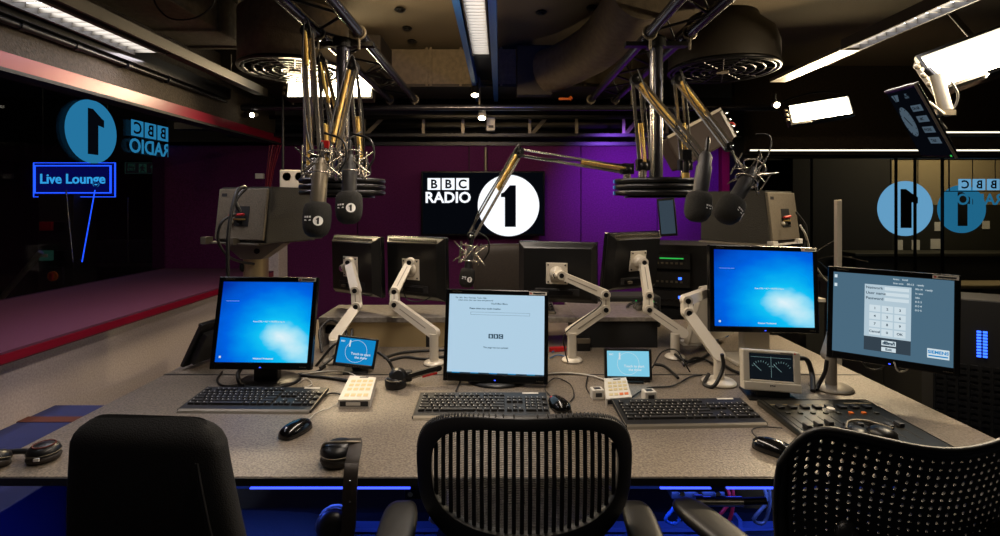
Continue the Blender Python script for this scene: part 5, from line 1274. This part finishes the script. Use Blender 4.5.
# twin light and red wires left of the cluster
t = thing('twin_speaker_box', 'small white box with two round black ports beside the left hub', 'box', P(287, 188, 3.3))
MB('white_plastic').bx(-.05, .13, 0, .06, 0, .12).build('case', t, .006)
for sx in (-.002, .08):
    MB('black_matt').lathe([(.028, 0), (.026, -.004), (.001, -.004)], 20, T(sx, 0, .075) @ RX(-90) @ Matrix.Scale(-1, 4, (0, 0, 1))).build('port', t)
MB('black_steel').cyl((-.04, .03, .12), (-.04, .03, 2.6-t.location.z), .008).build('hanger', t)
for k in range(5):
    a = P(283-3.0*k*.9, 146, 3.8); c = P(268-.5*k+8-3*k*.2, 190, 3.8)
    wire('red_cable', 'thin red cord hanging in a row left of the left hub', 'fascia_red', [P(281-2.8*k, 145, 3.8), P(274-1.7*k, 168, 3.8), P(270-1.2*k, 189, 3.8)], .008 if k % 2 else .005, 'cord', 'red cords left of the left hub')
b = MB('white_plastic', -P(259, 176, 3.8)).bx(-.03, .03, 0, .03, -.02, .02); b.solo('cord_weight', 'tiny white box by the red cords', 'box', bevel=.003)

# ================================================================ chairs in front
def chairbase(t, cy, zs=.46, gas='chair_plastic'):
    MB(gas).cyl((0, cy, .07), (0, cy, zs-.04), .028, n=16).build('gas_lift', t)
    b = MB(gas)
    for k in range(5): b.bar((0, cy, .085), (.30*math.cos(k*PI*.4+.3), cy+.30*math.sin(k*PI*.4+.3), .065), .06, .03, (0, 0, 1), .035)
    b.build('star_base', t)
    for k in range(5):
        x = .30*math.cos(k*PI*.4+.3); y = cy+.30*math.sin(k*PI*.4+.3)
        MB('black_plastic').cyl((x-.02, y, .03), (x+.02, y, .03), .029, n=16).build('castor', t)
def armrest(t, x, y, z, L=.24, w=.075, sx=1, rz=0, m='chair_arm_pad'):
    b = MB(m); rbox(b, 0, 0, 0, w/2, L/2, .016, 3.2, T(x, y, z) @ RZ(rz)); b.build('arm_pad', t)
    b = MB('chair_plastic').bar((x, y, z-.012), (x+sx*.005, y, .50), .05, .025, (1, 0, 0)).bar((x+sx*.005, y, .50), (x-sx*.17, y, .44), .04, .03, (0, 1, 0)); b.build('arm_support', t)
def sq(a, n): return math.copysign(abs(a)**(2/n), a)
# centre mesh chair: curved rounded frame with vertical straps and fine threads
cx0 = P(526, 300, 1.06).x
t = thing('mesh_chair', 'black office chair with a rounded see-through mesh back in the centre foreground', 'chair', (cx0, 1.06, 0))
hw, hz, zc0 = .242, .158, .806
def yb_(x, z): return .07*(x/.226)**2 + .02*((z-zc0)/.165)**2 - .01*(z-zc0)/.165
def rim(a, s_=1.0):
    n = 3.4 if math.sin(a) > 0 else 2.6
    x = hw*s_*sq(math.cos(a), n)*(1-.0*math.sin(a)); z = zc0+hz*s_*sq(math.sin(a), n)
    x *= (1+.04*(z-zc0)/hz)
    return x, z
rg = []
for k in range(97):
    a = 2*PI*k/96
    xo, zo = rim(a); xi, zi = rim(a, .90)
    zi = zc0+(zi-zc0)*(.66 if math.sin(a) < 0 else .93)
    xi *= .945
    rg.append([(xo, yb_(xo, zo)-.012, zo), (xo*1.005, yb_(xo, zo)+.010, zo), (xi, yb_(xi, zi)+.012, zi), (xi, yb_(xi, zi)-.014, zi)])
b = MB('chair_plastic'); b.loft(rg, True, False); b.build('back_frame', t, .003)
def inner_z(x, up):
    best = None
    lo, hi = (0, PI) if up else (-PI, 0)
    bz = None
    for k in range(181):
        a = lo+(hi-lo)*k/180; xi, zi = rim(a, .90); xi *= .945; zi = zc0+(zi-zc0)*(.66 if math.sin(a) < 0 else .93)
        dd_ = abs(xi-x)
        if bz is None or dd_ < bz[0]: bz = (dd_, zi)
    return bz[1]
xmax = hw*.90*.945
NS = 24
b = MB('chair_mesh')
for k in range(NS):
    x = -xmax+(k+.5)*2*xmax/NS; z1 = inner_z(x, True); z0 = inner_z(x, False)
    w_ = .0044; rg = []
    for j in range(13):
        z = z0+(z1-z0)*j/12; y = yb_(x, z)-.002
        rg.append([(x-w_, y-.002, z), (x+w_, y-.002, z), (x+w_, y+.002, z), (x-w_, y+.002, z)])
    b.loft(rg, False)
b.build('back_straps', t)
b = MB('chair_thread'); nz = 62
for j in range(nz):
    z = zc0-hz*.60+hz*1.45*j/(nz-1)
    # find half width at that height
    xs_ = [x for x in [xmax*i/40 for i in range(41)] if inner_z(x, z > zc0) and ((inner_z(x, True) >= z) if z > zc0 else (inner_z(x, False) <= z))]
    if not xs_: continue
    xm = max(xs_); pts = [(-xm+2*xm*i/16, yb_(-xm+2*xm*i/16, z), z) for i in range(17)]
    b.tube(pts, .0009, 4, 1)
b.build('back_threads', t)
b = MB('black_matt')
for k in range(70):
    a = R(12)+R(156)*k/69; xo, zo = rim(a, 1.0); b.ell((xo, yb_(xo, zo), zo), (.0022, .012, .0035), 6, 4)
b.build('rim_stitching', t)
b = MB('chair_plastic').bar((0, .0, .66), (0, .05, .42), .09, .03, (0, 1, 0)); b.build('spine', t, .004)
b = MB('chair_fabric'); rbox(b, 0, .27, .46, .24, .23, .04, 4); b.build('seat', t)
armrest(t, -.285, .05, .690, .22, .085, -1, 3); armrest(t, .265, .05, .690, .22, .075, 1, -3)
chairbase(t, .25)
# left padded chair
t = thing('padded_chair', 'dark fabric office chair with a tapering padded back at the left foreground', 'chair', (P(154, 480, 1.02).x, 1.02, 0), (0, 0, R(-4)))
def padback(rin, yoff, zt, zb, wt, wb_, th_, M=None, n=6):
    b = MB('chair_fabric'); rg = []
    N = 40
    for j in range(N+1):
        s_ = j/N; z = zb+(zt-zb)*s_; w_ = wb_+(wt-wb_)*s_
        e = 1-max(0, (s_-.90)/.10)**3*.16; e2 = 1-max(0, (s_-.90)/.10)**2.2*.75
        r_ = []
        for i in range(32):
            a = 2*PI*i/32
            r_.append((w_*e*sq(math.cos(a), n), yoff+.05*(1-s_)**2-.015*s_+th_*e2*sq(math.sin(a), 3), z - (.012*abs(math.cos(a))**4 if s_ > .9 else 0)))
        rg.append(r_)
    return b.loft(rg, True)
padback(0, 0, .990, .52, .150, .215, .035).build('backrest', t)
b = MB('chair_plastic'); rg = []
for j in range(15):
    s_ = j/14; z = .50+.42*s_; w_ = .185-.062*s_; rg.append([(w_, -.036+.05*(1-s_)**2-.015*s_, z), (w_+.004, -.040+.05*(1-s_)**2-.015*s_, z), (w_+.008, -.036+.05*(1-s_)**2-.015*s_, z)])
b.loft(rg, True); b.build('back_seam', t)
b = MB('chair_fabric'); rbox(b, 0, .26, .47, .24, .23, .045, 4); b.build('seat', t)
MB('chair_plastic').bar((0, .04, .60), (0, .14, .42), .08, .02, (0, 1, 0)).build('spine', t)
chairbase(t, .25)
# right perforated chair
CY = .93
t = thing('perforated_chair', 'black office chair with a perforated saddle-topped back at the right foreground', 'chair', (P(942, 480, CY).x, CY, 0), (0, 0, R(0)))
def topz(u):   # u -1..1
    return 1.42-CY*(243/500) + (.018*(1-math.cos(PI*min(abs(u)/.72, 1)))/2) - (max(0, abs(u)-.72)/.28)**2.2*.085
def surf(u, v):   # v 0 top .. 1 bottom
    wd = .272*(1-.25*v**1.5)*(1-.03*(1-v)); z = topz(u)-(topz(u)-.50)*v
    x = u*wd; y = .085*u*u*(1-.3*v) + .05*math.sin(v*PI*.9)-.02
    return Vector((x, y, z))
b = MB('chair_plastic'); NU, NV = 28, 26; th_ = .005
def hole(u0, u1, v0, v1, cu, cv, ru, rv):
    ring_o = []; ring_i = []
    for k in range(12):
        a = 2*PI*k/12+PI/12; c_, s_ = math.cos(a), math.sin(a); m_ = max(abs(c_), abs(s_))
        ring_o.append(((u0+u1)/2+(u1-u0)/2*c_/m_, (v0+v1)/2+(v1-v0)/2*s_/m_)); ring_i.append((cu+ru*c_, cv+rv*s_))
    # exact corners so that cells meet
    vs = [surf(*p)+Vector((0, dy, 0)) for dy in (0, th_) for p in ring_o] + [surf(*p)+Vector((0, dy, 0)) for dy in (0, th_) for p in ring_i]
    fs = []
    for k in range(12):
        j = (k+1) % 12
        fs.append((k, j, 24+j, 24+k)); fs.append((12+k, 36+k, 36+j, 12+j)); fs.append((24+k, 24+j, 36+j, 36+k))
    b.add(vs, fs, False)
    for (cu_, cv_) in ((u0, v0), (u1, v0), (u1, v1), (u0, v1)):
        # corner triangle between the two neighbouring ring points
        q = sorted(ring_o, key=lambda p: ((p[0]-cu_)/(u1-u0))**2+((p[1]-cv_)/(v1-v0))**2)[:2]
        for dy in (0, th_): b.add([surf(cu_, cv_)+Vector((0, dy, 0)), surf(*q[0])+Vector((0, dy, 0)), surf(*q[1])+Vector((0, dy, 0))], [(0, 1, 2)])
for i in range(NU):
    for j in range(NV):
        u0 = -.93+1.86*i/NU; u1 = -.93+1.86*(i+1)/NU; v0 = .035+.92*j/NV; v1 = .035+.92*(j+1)/NV
        du = u1-u0; dv = v1-v0
        s_ = .15+.05*math.sin(j*.35)
        if (i+j) % 2 and j > 8: s_ *= .8
        tall = 1.35 if (i*2+j) % 3 else .95
        hole(u0, u1, v0, v1, (u0+u1)/2, (v0+v1)/2, du*s_, dv*s_*tall*1.05)
b.build('back_panel', t)
# solid margins + rounded lip
b = MB('chair_plastic'); per = []
for k in range(41): per.append((-1+2*k/40, 0))
for k in range(1, 25): per.append((1, k/24))
for k in range(1, 41): per.append((1-2*k/40, 1))
for k in range(1, 25): per.append((-1, 1-k/24))
def shrink(p): return (max(-.93, min(.93, p[0]*.93)), max(.035, min(.955, .035+.92*p[1])))
rg = []
for p in per:
    o_ = surf(*p); i_ = surf(*shrink(p)); rg.append([o_+Vector((0, -.004, 0)), o_+Vector((0, th_+.004, 0)), i_+Vector((0, th_, 0)), i_])
b.loft(rg, True, False); b.tube([surf(*p)+Vector((0, .002, 0)) for p in per], .0065, 8, 1); b.build('back_rim', t)
b = MB('chair_plastic')
b.tube([surf(-.60, .42)+Vector((0, -.02, 0)), surf(-.50, .47)+Vector((0, -.03, 0)), surf(-.3, .60)+Vector((0, -.04, 0)), (0, -.02, .62)], .013, 10)
b.tube([surf(.60, .42)+Vector((0, -.02, 0)), surf(.50, .47)+Vector((0, -.03, 0)), surf(.3, .60)+Vector((0, -.04, 0)), (0, -.02, .62)], .013, 10)
b.ell(surf(-.60, .42)+Vector((0, -.012, 0)), (.022, .014, .022), 14, 8).ell(surf(.60, .42)+Vector((0, -.012, 0)), (.022, .014, .022), 14, 8)
b.tube([(0, -.02, .63), (0, .0, .52), (0, .12, .42)], .025, 10); b.build('support_yoke', t)
b = MB('chair_fabric'); rbox(b, 0, .28, .46, .24, .23, .04, 4); b.build('seat', t)
armrest(t, -.335, .20, .683, .24, .085, -1, 22); armrest(t, .34, .20, .683, .24, .085, 1, -22)
chairbase(t, .25)

# ================================================================ light
def arealight(n, loc, to, e, col, sx, sy): return light(n, 'AREA', loc, e, col, sx, sy, to)
arealight('lamp_left_softlight', P(330, 88, 3.27)+Vector((0, -.02, -.02)), (-.6, 1.6, .8), 34, '#ffe3b4', .5, .12)
arealight('lamp_right_softlight', P(820, 110, 3.25)+Vector((0, -.02, -.02)), (.8, 1.6, .8), 26, '#ffe3b4', .34, .12)
arealight('lamp_corner_softlight', (1.93, 1.90, 1.98), (.5, 1.9, .8), 20, '#ffe6bc', .4, .14)
arealight('louvre_left', (-1.70, 2.35, 2.125), (-1.80, 2.45, 0), 8, '#fbf0f4', .12, 1.0)
arealight('louvre_centre', (-.105, 1.64, 2.225), (-.105, 1.66, 0), 27, '#ffead0', .085, 2.2)
arealight('louvre_right', (1.70, 1.9, 2.15), (1.70, 1.95, 0), 8, '#fff4ea', .10, 1.4)
for ux in (-.45, -.30): light('ceiling_fill', 'SPOT', (ux, 1.7, 2.20), 34, '#ffdca8', .05, None, (ux*.3, 3.3, 2.6), 85, 1)  # added spots that brighten the ceiling, no fixture on the truss
light('wall_wash', 'SPOT', (1.0, 3.30, 2.0), 150, '#9656ff', .04, None, (1.0, 4.2, 1.50), 75, 1)
light('wall_wash_edge', 'SPOT', (1.55, 3.5, 1.98), 45, '#8a50ff', .04, None, (1.66, 4.2, 1.5), 70, 1)
light('blue_beam_fill', 'SPOT', (.18, 1.2, 2.05), 16, '#2a6bff', .04, None, (-.08, 2.7, 2.30), 40, .8)  # added blue spot to tint the beam, no lamp built for it
light('right_wall_fill', 'SPOT', (2.4, 2.9, 2.0), 5, '#ffd9a0', .05, None, (3.2, 4.3, 2.15), 110, 1)  # added spot imitating softlight spill on the upper right wall
light('under_desk_left', 'AREA', (-.8, 1.30, .66), 3, '#4468ff', .8, .02, (-.8, 1.45, .2))
light('under_desk_right', 'AREA', (.7, 1.30, .66), 3, '#4468ff', .8, .02, (.7, 1.45, .2))
light('sign_glow', 'AREA', P(72, 180, 4.5), .6, '#2040ff', .6, .2, P(72, 180, 3.0))
light('next_room_lamp', 'AREA', (4.6, 4.9, 2.5), 22, '#ffe8b8', 1.2, .4, (4.6, 5.6, .8))
light('left_room_lamp', 'AREA', (-3.6, 4.2, 2.5), 2.5, '#ffe8c8', .8, .4, (-3.6, 4.8, .8))
wd = bpy.data.worlds.new('world'); bpy.context.scene.world = wd; wd.use_nodes = True
wd.node_tree.nodes['Background'].inputs[0].default_value = (.5, .48, .45, 1); wd.node_tree.nodes['Background'].inputs[1].default_value = .02
# ================================================================ camera
cam = bpy.data.cameras.new('camera'); co = bpy.data.objects.new('camera', cam); C.objects.link(co)
co.location = (0, 0, H); co.rotation_euler = (PI/2, 0, 0); cam.sensor_width = 36; cam.lens = 18; cam.shift_y = -65/1000; cam.clip_start = .05
sc = bpy.context.scene; sc.camera = co
sc.view_settings.view_transform = 'Standard'; sc.view_settings.look = 'None'; sc.view_settings.gamma = 1; sc.view_settings.exposure = 0
sc.view_settings.use_curve_mapping = False
sc.cycles.max_bounces = 6; sc.cycles.diffuse_bounces = 3; sc.cycles.glossy_bounces = 3; sc.cycles.transparent_max_bounces = 12
sc.cycles.sample_clamp_indirect = 4
